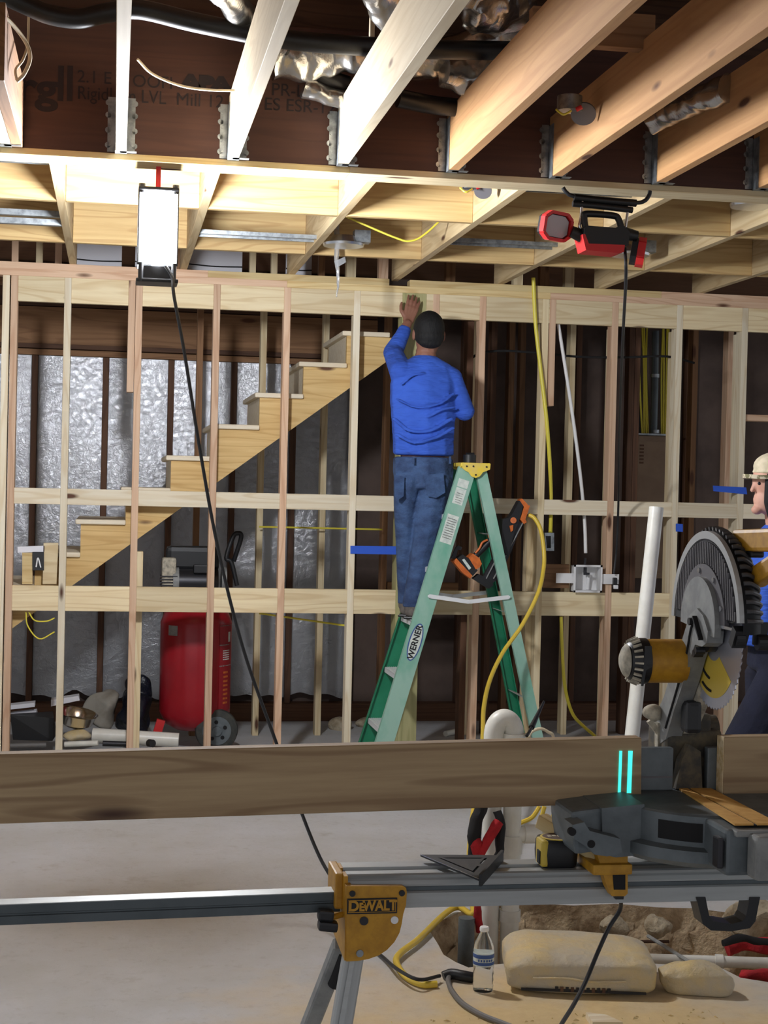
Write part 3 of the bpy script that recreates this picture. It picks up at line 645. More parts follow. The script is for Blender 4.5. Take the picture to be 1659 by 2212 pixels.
    # grain runs up the slope
for k in range(-5, 7):
    x, z = nose(k)
    MB().box((x+0.140, YS+0.41, z-0.014), (0.280, 0.87, 0.028), bev=0.008).build('tread', M['tread'], st)
    MB().box((x+0.038, YS+0.42, z-0.028-0.0795), (0.016, 0.76, 0.159)).build('riser', M['tread'], st)
lumber('stair_post', (0.155, YS+0.06, 0.02), (0.155, YS+0.06, 1.20), 0.038, 0.089, M['pine'], st, up=(0, 1, 0))
# switch box and scraps at the foot of the visible flight
sb = empty('outlet_box', onY(82, 1212, 8.99), 'black outlet box beside the pine block low on the left of the stair', 'outlet')
py_slab([(70, 1192), (95, 1192), (95, 1232), (70, 1232)], 8.99, 0.05).build('box', M['black'], sb)
MB().tube([onY(78, 1225, 8.985), onY(82, 1205, 8.985), onY(88, 1226, 8.985)], 0.004, 6, 4).build('wire', M['white'], sb, smooth=True)
for pts, mm, lab in (([(94, 1173), (126, 1173), (122, 1262), (92, 1262)], 'pine', 'upright pine block right of the black outlet box'),
                     ([(38, 1181), (96, 1179), (96, 1192), (38, 1194)], 'white_board', 'white-edged scrap board over the black outlet box'),
                     ([(48, 1194), (70, 1194), (70, 1262), (48, 1262)], 'pine_yellow', 'narrow pine scrap left of the black outlet box')):
    tag(py_slab(pts, 9.0, 0.045).build('wood_block', M[mm]), lab, 'wood block')
tag(MB().tube([onY(62, 1322, 8.98), onY(75, 1340, 8.98), onY(100, 1342, 8.98), onY(118, 1335, 8.98)], 0.004, 6, 6).tube([onY(56, 1322, 8.98), onY(60, 1352, 8.98), onY(85, 1380, 8.98), onY(118, 1365, 8.98)], 0.004, 6, 6).build('cable', M['yellow_cable'], smooth=True), 'pale yellow cable loops hanging below the low blocking at left', 'cable')
tag(MB().tube([onY(560, 1325, 9.3), onY(610, 1332, 9.3), onY(680, 1342, 9.2), onY(750, 1352, 9.06)], 0.006, 6, 5).build('cable', M['yellow_cable'], smooth=True), 'taut yellow cable just below the low blocking in mid wall', 'cable')
tag(MB().tube([onY(560, 1138, 9.9), onY(700, 1141, 9.9), onY(826, 1144, 9.9)], 0.006, 6, 5).build('cable', M['yellow_cable'], smooth=True), 'level yellow cable under the middle blocking behind the stair', 'cable')

# ================================================================== WALL SERVICES (right half)
tag(MB().tube([onY(1152, 600, 8.93), onY(1157, 700, 8.935), onY(1168, 800, 8.935), onY(1180, 900, 8.935), onY(1187, 990, 8.965), onY(1190, 1060, 9.02), onY(1190, 1115, 9.02), onY(1189, 1150, 8.97)], 0.0115, 8, 6).build('cable', M['yellow_cable'], smooth=True), 'thick yellow cable running down the stud right of the man', 'cable')
tag(MB().tube([onY(1206, 700, 9.0), onY(1222, 800, 9.0), onY(1240, 920, 9.01), onY(1255, 1040, 9.02), onY(1263, 1130, 9.02), onY(1265, 1195, 8.98)], 0.0105, 10, 6).build('water_pipe', M['white'], smooth=True), 'thin white water pipe slanting down to the white outlet box', 'pipe')
ob = empty('washer_box', onY(1270, 1277, 8.96), 'white plastic washer outlet box on strap arms between two studs', 'outlet box')
c0, c1 = onY(1241, 1222, 8.93), onY(1297, 1278, 8.93)
w_, h_ = c1.x-c0.x, c0.z-c1.z; cx_, cz_ = (c0.x+c1.x)/2, (c0.z+c1.z)/2
m = MB().box((cx_, 9.0, cz_), (w_, 0.006, h_))
for s in (-1, 1): m.box((cx_+s*(w_/2-0.003), 8.96, cz_), (0.006, 0.08, h_)).box((cx_, 8.96, cz_+s*(h_/2-0.003)), (w_, 0.08, 0.006))
for s in (-1, 1): m.box((cx_+s*(w_/2), 8.922, cz_), (0.012, 0.006, h_+0.012)).box((cx_, 8.922, cz_+s*h_/2), (w_+0.012, 0.006, 0.012))
m.build('box', M['white'], ob)
MB().cyl((cx_-0.005, 8.965, cz_+h_/2-0.01), (cx_-0.005, 8.965, cz_+0.02), 0.010).cyl((cx_-0.005, 8.965, cz_+0.03), (cx_-0.005, 8.93, cz_+0.03), 0.007).box((cx_-0.005, 8.925, cz_+0.03), (0.03, 0.006, 0.012)).cyl((cx_-0.005, 8.97, cz_+h_/2), (cx_-0.005, 8.97, cz_+h_/2+0.045), 0.008).build('valve', M['dark_metal'], ob, smooth=True)
MB().tube([(cx_+0.02, 8.985, cz_-h_/2+0.01), (cx_+0.02, 8.975, cz_), (cx_+0.028, 8.985, cz_+0.02)], 0.011, 10, 4).build('drain', M['white'], ob, smooth=True)
for a, b in (((1202, 1238), (1241, 1260)), ((1297, 1240), (1337, 1262))):
    p0, p1 = onY(*a, 8.93), onY(*b, 8.93); m = MB().box(((p0.x+p1.x)/2, 8.935, (p0.z+p1.z)/2), (p1.x-p0.x, 0.004, p0.z-p1.z))
    for u in (0.1, 0.85):
        for s in (-0.35, 0.35): m.cyl((p0.x+(p1.x-p0.x)*u, 8.934, (p0.z+p1.z)/2+s*(p0.z-p1.z)), (p0.x+(p1.x-p0.x)*u, 8.930, (p0.z+p1.z)/2+s*(p0.z-p1.z)), 0.004, seg=8)
    m.build('strap_arm', M['white'], ob)
pl = tag(MB().box(onY(1328, 1258, 8.90), (0.022, 0.03, 0.055), bev=0.004).build('cord_plug', M['black']), 'black plug hanging on the stud beside the white outlet box', 'plug')
MB().box(onY(1330, 1268, 8.885), (0.026, 0.02, 0.022), bev=0.003).build('plug_tip', M['white'], pl)
eb = empty('switch_box', onY(1187, 1190, 8.96), 'metal switch box with black opening under the thick yellow cable', 'outlet box')
py_slab([(1177, 1151), (1197, 1151), (1197, 1190), (1180, 1190)], 8.94, 0.05).build('box', M['galv'], eb)
py_slab([(1179, 1158), (1190, 1158), (1190, 1184), (1182, 1184)], 8.937, 0.003).build('opening', M['black_matte'], eb)
tag(MB().tube([onY(1212, 1332, 8.98), onY(1214, 1390, 8.99), onY(1220, 1480, 9.02), onY(1236, 1540, 9.1), onY(1262, 1570, 9.15), onY(1285, 1590, 9.15), onY(1300, 1610, 9.15)], 0.010, 8, 6).build('cable', M['yellow_cable'], smooth=True), 'yellow cable falling to the floor below the outlet box', 'cable')
tag(MB().tube([onY(1010, 820, 9.06), onY(1012, 790, 9.06), onY(1030, 766, 9.07), onY(1080, 758, 9.08), onY(1160, 762, 9.08), onY(1240, 770, 9.08), onY(1340, 772, 9.08), onY(1440, 770, 9.08), onY(1500, 784, 9.09)], 0.007, 8, 6).build('cable', M['black_matte'], smooth=True), 'black cable strung level across the right studs', 'cable')
ep = empty('electrical_panel', onY(1408, 1232, 10.5), 'brown electrical panel with conduit and yellow cables above, behind the right studs', 'panel')
a, b = onY(1370, 940, 10.5), onY(1448, 1250, 10.5)
m = MB().box(((a.x+b.x)/2, 10.56, (a.z+b.z)/2), (b.x-a.x, 0.12, a.z-b.z), bev=0.006); m.build('cabinet', M['brown_panel'], ep)
MB().box(((a.x+b.x)/2, 10.497, (a.z+b.z)/2), (b.x-a.x-0.05, 0.006, a.z-b.z-0.08)).build('door', M['brown_panel'], ep)
MB().box(((a.x+b.x)/2, 10.54, a.z+0.008), (b.x-a.x+0.02, 0.14, 0.012)).build('top_flange', M['galv'], ep)
m = MB()
for i in range(6): m.box((a.x+0.055, 10.493, a.z-0.07-i*0.024), (0.03, 0.002, 0.012))
m.build('stamped_mark', M['old_brown'], ep)
MB().tube([onY(1416, 715, 10.53), onY(1415, 820, 10.53), onY(1412, 935, 10.53)], 0.026, 14, 3).build('conduit', M['alu_dark'], ep, smooth=True)
for y in (812, 932): MB().cyl(onY(1415, y, 10.53)-Z*0.012, onY(1415, y, 10.53)+Z*0.012, 0.031, seg=18).build('coupling', M['galv'], ep, smooth=True)
for i, x in enumerate([1384, 1388, 1393, 1397, 1432, 1436, 1440, 1445]):
    xt = x + random.uniform(-3, 3)
    MB().tube([onY(xt, 700, 10.56), onY(x+random.uniform(-4, 4), 800, 10.54), onY(x+(3 if x < 1410 else -3), 938, 10.54)], 0.0065, 6, 5).build('branch_cable', M['yellow_cable'], ep, smooth=True)
for x in (1372, 1376): MB().tube([onY(x, 700, 10.57), onY(x-4, 800, 10.56), onY(x+8, 938, 10.55)], 0.012, 8, 5).build('feed_cable', M['black_matte'], ep, smooth=True)
def tape(pts, Y, label): return tag(py_slab(pts, Y, 0.0015).build('tape_strip', M['tape']), label, 'tape')
tape([(757, 1179), (856, 1180), (856, 1198), (757, 1196)], 8.945, 'blue tape strip stretched between stud and post left of the man')
tape([(1540, 1049), (1612, 1053), (1614, 1068), (1541, 1061)], 8.945, 'blue tape strip stretched across studs near the capped worker')
tape([(1460, 1131), (1475, 1132), (1475, 1149), (1460, 1148)], 8.945, 'small square of blue tape on a stud above the saw guard')

# ================================================================== UNDER THE STAIR
ycmp = 9.56
cp_ = onY(415, 1450, ycmp); cx = cp_.x+0.02
co = empty('air_compressor', (cx, ycmp, 0), 'upright red air compressor on wheels under the stair', 'compressor')
MB().lathe([(0.02, 0.10), (0.12, 0.115), (0.18, 0.15), (0.213, 0.22), (0.215, 0.76), (0.19, 0.825), (0.12, 0.862), (0.02, 0.87)], (cx, ycmp, 0), Z, 40).build('tank', M['red_paint'], co, smooth=True, ang=60)
m = MB().box((cx, ycmp, 0.885), (0.40, 0.24, 0.025), bev=0.006); m.build('deck_plate', M['black'], co)
MB().cyl((cx-0.14, ycmp-0.05, 1.005), (cx+0.12, ycmp-0.05, 1.005), 0.075, seg=28).build('motor', M['dark_metal'], co, smooth=True)
MB().cyl((cx-0.15, ycmp-0.05, 1.005), (cx-0.115, ycmp-0.05, 1.005), 0.086, seg=28).build('motor_bell', M['gray_dusty'], co, smooth=True)
MB().box((cx+0.02, ycmp-0.10, 1.085), (0.10, 0.06, 0.05), bev=0.006).build('capacitor_cover', M['black'], co)
MB().box((cx-0.175, ycmp-0.07, 1.05), (0.085, 0.10, 0.20), bev=0.015).build('pump_head', M['dust_white'], co)
m = MB()
for i in range(6): m.box((cx-0.175, ycmp-0.07, 0.95+i*0.018), (0.10, 0.12, 0.006))
m.build('cooling_fins', M['dark_metal'], co)
MB().box((cx-0.03, ycmp+0.06, 1.14), (0.32, 0.14, 0.15), bev=0.03).build('belt_shroud', M['black'], co)
MB().cyl((cx+0.14, ycmp-0.05, 1.02), (cx+0.17, ycmp-0.05, 1.02), 0.075, seg=24).build('end_bell', M['gray_dusty'], co, smooth=True)
hd = [onY(512, 1265, ycmp-0.06), onY(500, 1215, ycmp-0.06), onY(489, 1205, ycmp-0.06), onY(503, 1160, ycmp-0.06), onY(513, 1152, ycmp-0.06), onY(521, 1160, ycmp-0.06), onY(505, 1212, ycmp-0.02)]
MB().tube(hd, 0.014, 10, 6).build('handle', M['black'], co, smooth=True)
m = MB()
wc = (onY(468, 1557, ycmp-0.16)); wr_ = 0.128; wc.z = wr_
wlz = MB().lathe([(0.045, -0.03), (0.10, -0.032), (0.122, -0.022), (wr_, 0.0), (0.122, 0.022), (0.10, 0.032), (0.045, 0.03)], wc, (0, 1, 0), 36).build('wheel', M['tire'], co, smooth=True)
m = MB().cyl(wc+V((0, -0.036, 0)), wc+V((0, 0.03, 0)), 0.085, seg=28); m.cyl(wc+V((0, -0.05, 0)), wc+V((0, -0.03, 0)), 0.028, seg=18)
hb = m.build('hub', M['gray_cast'], wlz, smooth=True)
for k in range(5): MB().cyl(wc+V((math.cos(k*1.257+.4)*0.052, -0.039, math.sin(k*1.257+.4)*0.052)), wc+V((math.cos(k*1.257+.4)*0.052, -0.035, math.sin(k*1.257+.4)*0.052)), 0.012, seg=10).build('hub_hole', M['black_matte'], wlz)
MB().frame(onY(348, 1555, ycmp-0.15), onY(338, 1588, ycmp-0.15), 0.03, 0.05, up=(1, 0, 0)).build('foot', M['red_plastic'], co)
def on_tank(ang, z, w, h, m_, name):
    mm = MB(); n = 6; r = 0.2165; vs_ = []
    for j in (0, 1):
        for i in range(n+1):
            a = ang+(i/n-0.5)*w/r; vs_.append(mm.b.verts.new((cx+math.sin(a)*r, ycmp-math.cos(a)*r, z+(j-0.5)*h)))
    for i in range(n): mm.b.faces.new((vs_[i], vs_[i+1], vs_[n+2+i], vs_[n+1+i]))
    return mm.build(name, m_, co)
lb = on_tank(0.95, 0.50, 0.13, 0.52, M['red_dark'], 'label')
for z, h in ((0.77, 0.006), (0.655, 0.006), (0.53, 0.006)): on_tank(0.95, z-0.02, 0.13, h, M['paper'], 'label_line')
for i in range(5): on_tank(0.95, 0.60-i*0.013, 0.07, 0.006, M['paper'], 'label_line')
for i in range(8): on_tank(0.93, 0.47-i*0.026, 0.05, 0.012, M['orange'], 'label_line')
on_tank(1.1, 0.68, 0.03, 0.06, M['paper'], 'label_mark'); on_tank(-0.75, 0.72, 0.07, 0.06, M['gray_dusty'], 'side_port')

# ---- scrap heap at the foot of the back wall, far left
def F_(x, y, z=0.0): p = onZ(x, y, z); return p
def heap(name, mat_, label, cat, prims, jit=0.0, seed=0, smooth=True, group=None):
    m = MB(); prims(m)
    if jit: m.jitter(jit, 8, seed)
    return tag(m.build(name, M[mat_], smooth=smooth), label, cat, group)
bw = onY(162, 1545, 9.35)
tag(MB().lathe([(0.06, 0.0), (0.095, 0.02), (0.115, 0.075), (0.122, 0.082), (0.112, 0.076), (0.09, 0.03), (0.05, 0.012)], V((bw.x, 9.35, onY(160, 1568, 9.35).z)), V((0.18, -0.15, 1)), 36).build('metal_bowl', M['chrome'], smooth=True), 'shiny steel bowl on the scrap heap at left', 'bowl')
tag(MB().tube([onY(200, 1588, 9.25), onY(300, 1594, 9.22), onY(386, 1599, 9.2)], 0.042, 20, 3).build('drain_pipe', M['pvc'], smooth=True), 'fat white plastic pipe lying on the floor in front of the red compressor', 'pipe')
MB_ = lambda: MB()
tag(MB().cyl(onY(140, 1608, 9.14), onY(212, 1605, 9.10), 0.016).build('drain_pipe', M['pvc'], smooth=True), 'thin off-white pipe end below the steel bowl', 'pipe')
tag(MB().cyl(onY(222, 1606, 9.10), onY(285, 1608, 9.12), 0.016).build('drain_pipe', M['dark_metal'], smooth=True), 'dark pipe lying under the fat white pipe', 'pipe')
tag(MB().cyl(onY(322, 1605, 9.10), onY(330, 1606, 9.07), 0.022).build('pipe_end', M['dark_metal'], smooth=True), 'dark round pipe end beside the pink stud at lower left', 'pipe')
tag(MB().cyl(onY(20, 1611, 9.2), onY(100, 1609, 9.2), 0.014).build('drain_pipe', M['gray_cable'], smooth=True), 'grey pipe flat on the floor at the far left', 'pipe')
for pts, lab in (([(20, 1524), (75, 1518), (75, 1527), (20, 1533)], 'white trim strip, upper one at the far left of the heap'), ([(20, 1543), (78, 1536), (80, 1546), (20, 1552)], 'white trim strip, lower one at the far left of the heap'), ([(110, 1512), (170, 1503), (172, 1513), (110, 1526)], 'white trim strip leaning just above the steel bowl'), ([(228, 1516), (246, 1515), (244, 1530), (230, 1530)], 'short white scrap right of the steel bowl')):
    tag(py_slab(pts, 9.55, 0.10).build('trim_strip', M['white_board']), lab, 'trim', 'white scraps on the heap')
m = MB(); m.slab([onY(22, 1550, 9.3), onY(110, 1552, 9.3), onY(115, 1598, 9.3), onY(30, 1600, 9.3)], (0, 0.25, 0)); m.jitter(0.03, 6)
tag(m.build('plastic_tray', M['black']), 'black plastic tray at the far left of the heap', 'tray')
heap('bin_bag', 'plastic_bag', 'dark rubbish bag slumped left of the red compressor', 'bag', lambda m: m.ball(onY(292, 1545, 9.62), (0.11, 0.13, 0.15), 4).ball(onY(303, 1488, 9.66), (0.07, 0.08, 0.09), 4), 0.05, 3)
heap('paper_roll', 'board_kraft', 'crumpled grey paper behind the steel bowl', 'paper', lambda m: m.ball(onY(225, 1530, 9.6), (0.10, 0.08, 0.11), 4), 0.06, 8)
heap('paper_scrap', 'bag', 'crumpled tan wrapper in front of the steel bowl', 'paper', lambda m: m.ball(onY(165, 1588, 9.27), (0.08, 0.07, 0.04), 4), 0.04, 5)
heap('rubble_pile', 'concrete_broken', 'pale rubble on the floor beyond the middle studs', 'rubble', lambda m: [m.ball(onZ(x, y, 0.03), (r, r*0.8, r*0.6), 3) for x, y, r in ((720, 1530, .07), (745, 1545, .06), (775, 1535, .08), (735, 1565, .08), (790, 1560, .06))], 0.03, 2)
tag(MB().cyl(onZ(962, 1585, 0.02), onZ(1018, 1572, 0.03), 0.018).build('drain_pipe', M['pvc'], smooth=True), 'white pipe on the floor right of the ladder', 'pipe')

# ================================================================== LADDER
fx = lambda z: 1.402+0.293*z          # front rail centre line
bx = lambda z: 2.378-0.2333*z         # rear rail centre line
yn = lambda z: 8.33+0.045*z           # near rails lean in towards the top
yf = lambda z: 8.80-0.045*z
ld = empty('step_ladder', (1.9, 8.56, 0), 'green fibreglass stepladder with yellow top, standing under the man', 'ladder')
def rail(f, y, z0, z1, w, side, m_):
    a, b = V((f(z0), y(z0), z0)), V((f(z1), y(z1), z1)); d = (b-a).normalized(); px_ = V((0, 1, 0)).cross(d).normalized()
    m = MB(); m.frame(a, b, w, 0.005, up=(0, 1, 0))
    for s in (-1, 1): m.frame(a+px_*s*(w/2-0.0025)+V((0, side*0.014, 0)), b+px_*s*(w/2-0.0025)+V((0, side*0.014, 0)), 0.005, 0.028, up=(0, 1, 0))
    r = m.build('rail', M[m_], ld); return r, a, b, d, px_
rn, ra, rb, rd, rp = rail(fx, yn, 0.04, 1.71, 0.098, 1, 'green')
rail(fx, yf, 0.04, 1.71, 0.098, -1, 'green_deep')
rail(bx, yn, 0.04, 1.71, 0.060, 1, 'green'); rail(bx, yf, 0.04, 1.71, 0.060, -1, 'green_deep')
for f in (fx, bx):
    for y, s in ((yn, 1), (yf, -1)): MB().box((f(0.02), y(0)+s*0.012, 0.022), (0.085, 0.045, 0.044), bev=0.006).build('foot', M['black'], ld)
for k in range(1, 6):
    z = 0.292*k; m = MB().box((fx(z), (yn(z)+yf(z))/2, z-0.004), (0.084, yf(z)-yn(z)-0.006, 0.005))
    for s in (-1, 1): m.box((fx(z)+s*0.040, (yn(z)+yf(z))/2, z-0.016), (0.004, yf(z)-yn(z)-0.006, 0.026))
    for i in range(-3, 4): m.box((fx(z)+i*0.011, (yn(z)+yf(z))/2, z-0.0005), (0.003, yf(z)-yn(z)-0.008, 0.002))
    m.build('step', M['alu_light'], ld)
for z in (0.45, 0.92, 1.35):
    MB().frame((bx(z), yn(z)+0.004, z), (bx(z), yf(z)-0.004, z), 0.035, 0.004, up=(0.3, 0, 1)).build('rear_brace', M['alu'], ld)
for s in (yn, yf):
    zz = 1.0; o = -0.012 if s is yn else 0.012
    A, B_ = V((fx(1.01)+0.0, s(1.01)+o, 1.015)), V((bx(1.01), s(1.01)+o, 1.015)); mid = (A+B_)/2 + V((0.0, 0, -0.028))
    m = MB().frame(A, mid, 0.004, 0.022, up=(0, 0, 1)).frame(mid, B_, 0.004, 0.022, up=(0, 0, 1))
    for q in (A, mid, B_): m.cyl(q+V((0, -0.006, 0)), q+V((0, 0.006, 0)), 0.008, seg=10)
    m.build('spreader', M['alu_light'], ld)
tz = 1.722; y0, y1 = 8.385, 8.745
m = MB().box((1.945, (y0+y1)/2, tz+0.012), (0.165, y1-y0, 0.022), bev=0.006)
outl = [(1.868, tz+0.02), (1.868, tz-0.006), (1.885, tz-0.02), (1.905, tz-0.03), (1.922, tz-0.052), (1.945, tz-0.06), (1.968, tz-0.05), (1.985, tz-0.028), (2.024, tz-0.012), (2.027, tz+0.02)]
for y in (y0-0.004, y1-0.004): m.slab([(x, y, z) for x, z in outl], (0, 0.008, 0))
m.cyl((1.868, y0+0.02, tz+0.006), (1.862, y0+0.02, tz+0.006), 0.012, seg=10)
top = m.build('top_cap', M['ladder_yellow'], ld)
m = MB()
for x, z in ((1.893, tz+0.003), (1.930, tz+0.004), (1.945, tz-0.043), (2.004, tz+0.002)): m.cyl((x, y0-0.003, z), (x, y0-0.008, z), 0.005, seg=8)
m.build('rivet', M['dark_metal'], top)
tag(MB().cyl((1.935, 8.50, 1.7461), (1.935, 8.50, 1.790), 0.036, seg=24).cyl((1.915, 8.50, 1.79), (1.96, 8.50, 1.791), 0.012, seg=12).build('tape_roll', M['black'], smooth=True), 'black roll standing on the yellow top of the ladder', 'roll')
NR = V((0, -1, 0))
def on_rail(t, w, h, m_, name, off=0.0): # sticker on the outer web of the near front rail
    c = V((fx(t), yn(t)-0.0035, t))+rp*off; dirn = rd
    return MB().frame(c-dirn*h/2, c+dirn*h/2, w, 0.001, up=(0, 1, 0)).build(name, M[m_], rn)
on_rail(1.63, 0.060, 0.045, 'paper', 'sticker'); on_rail(1.56, 0.058, 0.09, 'paper', 'sticker'); on_rail(1.38, 0.066, 0.16, 'paper', 'sticker')
for i in range(5): on_rail(1.575-i*0.012, 0.036, 0.003, 'gray_cable', 'sticker_print')
for i in range(9): on_rail(1.435-i*0.013, 0.05, 0.0035, 'gray_cable', 'sticker_print')
c = V((fx(0.765), yn(0.765)-0.0032, 0.765))
ov = [(math.cos(a)*0.105, math.sin(a)*0.036) for a in [i*2*math.pi/32 for i in range(32)]]
lbl = MB().prism(ov, c, rd, rp*-1, 0.001).build('brand_oval', M['label_blue'], rn)
MB().prism([(x*0.93, y*0.82) for x, y in ov], c+NR*0.0013, rd, rp*-1, 0.0008).build('brand_field', M['paper'], lbl)
# lettering reads upwards along the rail
text('lettering', 'WERNER', 0.047, c+NR*0.0026, rd, (-rp if (rd.cross(-rp)).y < 0 else rp), M['ink'], lbl, 0.0006, 0.0012)
# ---- framing nailer hooked on the ladder
YN_ = 8.47
nl = empty('framing_nailer', onY(1060, 1265, YN_), 'orange and black framing nailer hanging inside the ladder legs', 'nail gun')
def ns(name, pts, m_, th=0.05, d=0.0): return py_slab(pts, YN_-th/2+d, th).build(name, M[m_], nl)
ns('magazine', [(1041, 1252), (1062, 1262), (1078, 1248), (1105, 1190), (1128, 1130), (1112, 1122), (1090, 1165), (1066, 1205)], 'dark_metal', 0.03)
for a, b in (((1066, 1250), (1130, 1128)), ((1050, 1250), (1092, 1168))): MB().frame(onY(*a, YN_-0.018), onY(*b, YN_-0.018), 0.005, 0.01, up=(0, 1, 0)).build('magazine_rail', M['gray_dusty'], nl)
ns('motor_housing', [(1086, 1122), (1100, 1118), (1108, 1108), (1122, 1082), (1132, 1086), (1124, 1118), (1112, 1146), (1104, 1180), (1096, 1200), (1086, 1190), (1084, 1150)], 'black', 0.07)
ns('nose_guard', [(1122, 1080), (1128, 1077), (1142, 1092), (1145, 1092), (1135, 1122), (1138, 1128), (1132, 1132), (1124, 1122), (1132, 1095)], 'orange', 0.055, -0.008)
MB().cyl(onY(1109, 1124, YN_-0.046), onY(1109, 1124, YN_-0.03), 0.017, seg=18).build('dial', M['orange'], nl, smooth=True)
ns('trigger', [(1101, 1136), (1109, 1134), (1108, 1146), (1104, 1149)], 'orange', 0.03, -0.03)
MB().ball(onY(1063, 1156, YN_), (0.024, 0.022, 0.030), 3).build('handle_cap', M['orange'], nl, smooth=True)
MB().tube([onY(1062, 1165, YN_), onY(1050, 1178, YN_), onY(1036, 1192, YN_), onY(1025, 1203, YN_)], 0.019, 12, 5).build('grip', M['black'], nl, smooth=True)
MB().tube([onY(1053, 1166, YN_-0.02), onY(1042, 1172, YN_-0.02), onY(1036, 1184, YN_-0.02), onY(1027, 1195, YN_-0.02)], 0.006, 8, 5).build('grip_stripe', M['orange'], nl, smooth=True)
ns('battery_foot', [(1012, 1204), (1022, 1196), (1036, 1206), (1041, 1218), (1036, 1226), (1028, 1230)], 'orange', 0.075)
ns('battery', [(988, 1206), (1000, 1198), (1014, 1208), (1032, 1232), (1022, 1244), (1010, 1232)], 'black', 0.07)
ns('battery_base', [(978, 1212), (986, 1206), (1020, 1243), (1016, 1250), (1000, 1238)], 'orange', 0.066)
ns('battery_label', [(998, 1209), (1003, 1207), (1018, 1227), (1013, 1231)], 'paper', 0.002, -0.037)
ns('belt_hook', [(975, 1206), (984, 1184), (990, 1178), (998, 1182), (996, 1188), (989, 1188), (984, 1208)], 'dark_metal', 0.02)
ns('nail_track', [(1022, 1250), (1034, 1240), (1062, 1254), (1066, 1264), (1056, 1272)], 'black', 0.045)
# ---- yellow air hose
hp_ = [onY(1142, 1112, 8.46), onY(1155, 1120, 8.44), onY(1168, 1145, 8.42), onY(1175, 1190, 8.40), onY(1174, 1230, 8.36), onY(1162, 1282, 8.28), onY(1128, 1350, 8.22), onY(1086, 1410, 8.15), onY(1058, 1470, 8.0), onY(1045, 1530, 7.7), onY(1043, 1592, 7.3), onY(1036, 1680, 6.7), onY(1022, 1760, 6.2), onY(1014, 1850, 5.95), onY(1016, 1930, 5.82), onZ(1022, 1975, 0.02), onZ(990, 1960, 0.02), onZ(960, 1975, 0.02), onZ(905, 2028, 0.02), onZ(866, 2058, 0.02), onZ(856, 2078, 0.015), onZ(875, 2108, 0.012), onZ(910, 2126, 0.012), onZ(944, 2126, 0.012)]
tag(MB().tube(hp_, 0.0115, 10, 10).build('air_hose', M['yellow_hose'], smooth=True), 'yellow hose arcing from the nailer down past the pipes to the floor', 'hose')

# ================================================================== PEOPLE
def hand(p, d, palm_n, s=1.0, curl=0.25, spread=0.12, thumb=1):
    """chains for a palm and five unequal bent fingers; d fingers direction, palm_n palm normal"""
    p, d, n = V(p), V(d).normalized(), V(palm_n).normalized(); side = d.cross(n).normalized()*thumb
    out = []
    for i in range(4):
        o = (i-1.5)*0.021*s
        out.append([(p+side*o*0.55, (0.017*s,)*3), (p+d*0.085*s+side*o, (0.0135*s,)*3)])
        L = [0.072, 0.082, 0.076, 0.058][i if thumb > 0 else i]*s
        a = p+d*0.085*s+side*o; dd = (d+side*spread*(i-1.5)).normalized()
        b = a+dd*L*0.45; e = (dd+n*curl).normalized(); c_ = b+e*L*0.32; e2 = (dd+n*curl*2).normalized(); f = c_+e2*L*0.26
        out += [[(a, (0.0105*s,)*3), (b, (0.0095*s,)*3)], [(b, (0.0095*s,)*3), (c_, (0.0085*s,)*3)], [(c_, (0.0085*s,)*3), (f, (0.007*s,)*3)]]
    t0 = p+d*0.02*s-side*0.026*s; t1 = t0+(d*0.6-side*0.7).normalized()*0.042*s; t2 = t1+(d*0.9-side*0.25+n*0.2).normalized()*0.032*s; t3 = t2+(d+n*0.2).normalized()*0.024*s
    out += [[(t0, (0.015*s,)*3), (t1, (0.012*s,)*3)], [(t1, (0.012*s,)*3), (t2, (0.0105*s,)*3)], [(t2, (0.0105*s,)*3), (t3, (0.008*s,)*3)]]
    return out
# ---- man on the ladder, seen from behind
J = lambda x, y, Y: onY(x, y, Y)
mp = empty('person', J(885, 1338, 8.60), 'man in blue long-sleeved shirt and jeans on the ladder, one hand raised to the wall', 'person')
head = J(926, 716, 8.62); neck0 = J(918, 778, 8.62); neck1 = J(922, 748, 8.63)
shL, shR = J(866, 802, 8.60), J(978, 806, 8.60)
elL, wrL = J(849, 762, 8.80), J(880, 700, 8.86)
elR, wrR = J(1004, 888, 8.58), J(972, 872, 8.80)
hipL, hipR = J(884, 1012, 8.60), J(943, 1012, 8.60)
knL, knR = J(876, 1165, 8.64), J(916, 1168, 8.58)
anL, anR = J(877, 1296, 8.70), J(889, 1300, 8.56)
zst = 0.292*3
body_ch = [[(neck0, (0.062, 0.058, 0.05)), (neck1, (0.058, 0.058, 0.05))], [(head, (0.080, 0.098, 0.105))], [(head+V((0, 0.02, -0.06)), (0.066, 0.078, 0.07))],
    [(head+V((0, 0.098, -0.015)), (0.014, 0.02, 0.022))],
    [(head+V((-0.084, -0.005, -0.022)), (0.010, 0.020, 0.032))], [(head+V((0.084, -0.005, -0.022)), (0.010, 0.020, 0.032))],
    [(J(918, 800, 8.62), (0.15, 0.08, 0.05)), (J(914, 985, 8.60), (0.13, 0.085, 0.05))],
    [(shL, 0.05), (elL, 0.040)], [(elL, 0.040), (wrL, 0.028)], [(shR+V((-0.02, 0, -0.03)), 0.046), (elR, 0.040)], [(elR, 0.040), (wrR, 0.028)],
    [(hipL, 0.075), (knL, 0.05)], [(knL, 0.05), (anL, 0.038)], [(hipR, 0.075), (knR, 0.05)], [(knR, 0.05), (anR, 0.038)]]
body_ch += hand(wrL+V((0.006, 0.012, 0.02)), (J(897, 640, 8.90)-wrL), (0, 1, 0.0), 0.95, 0.10, 0.06, -1)
body_ch += hand(wrR, (-0.3, 0.9, 0.2), (0, 0.2, -1), 0.95, 0.5, 0.05, 1)
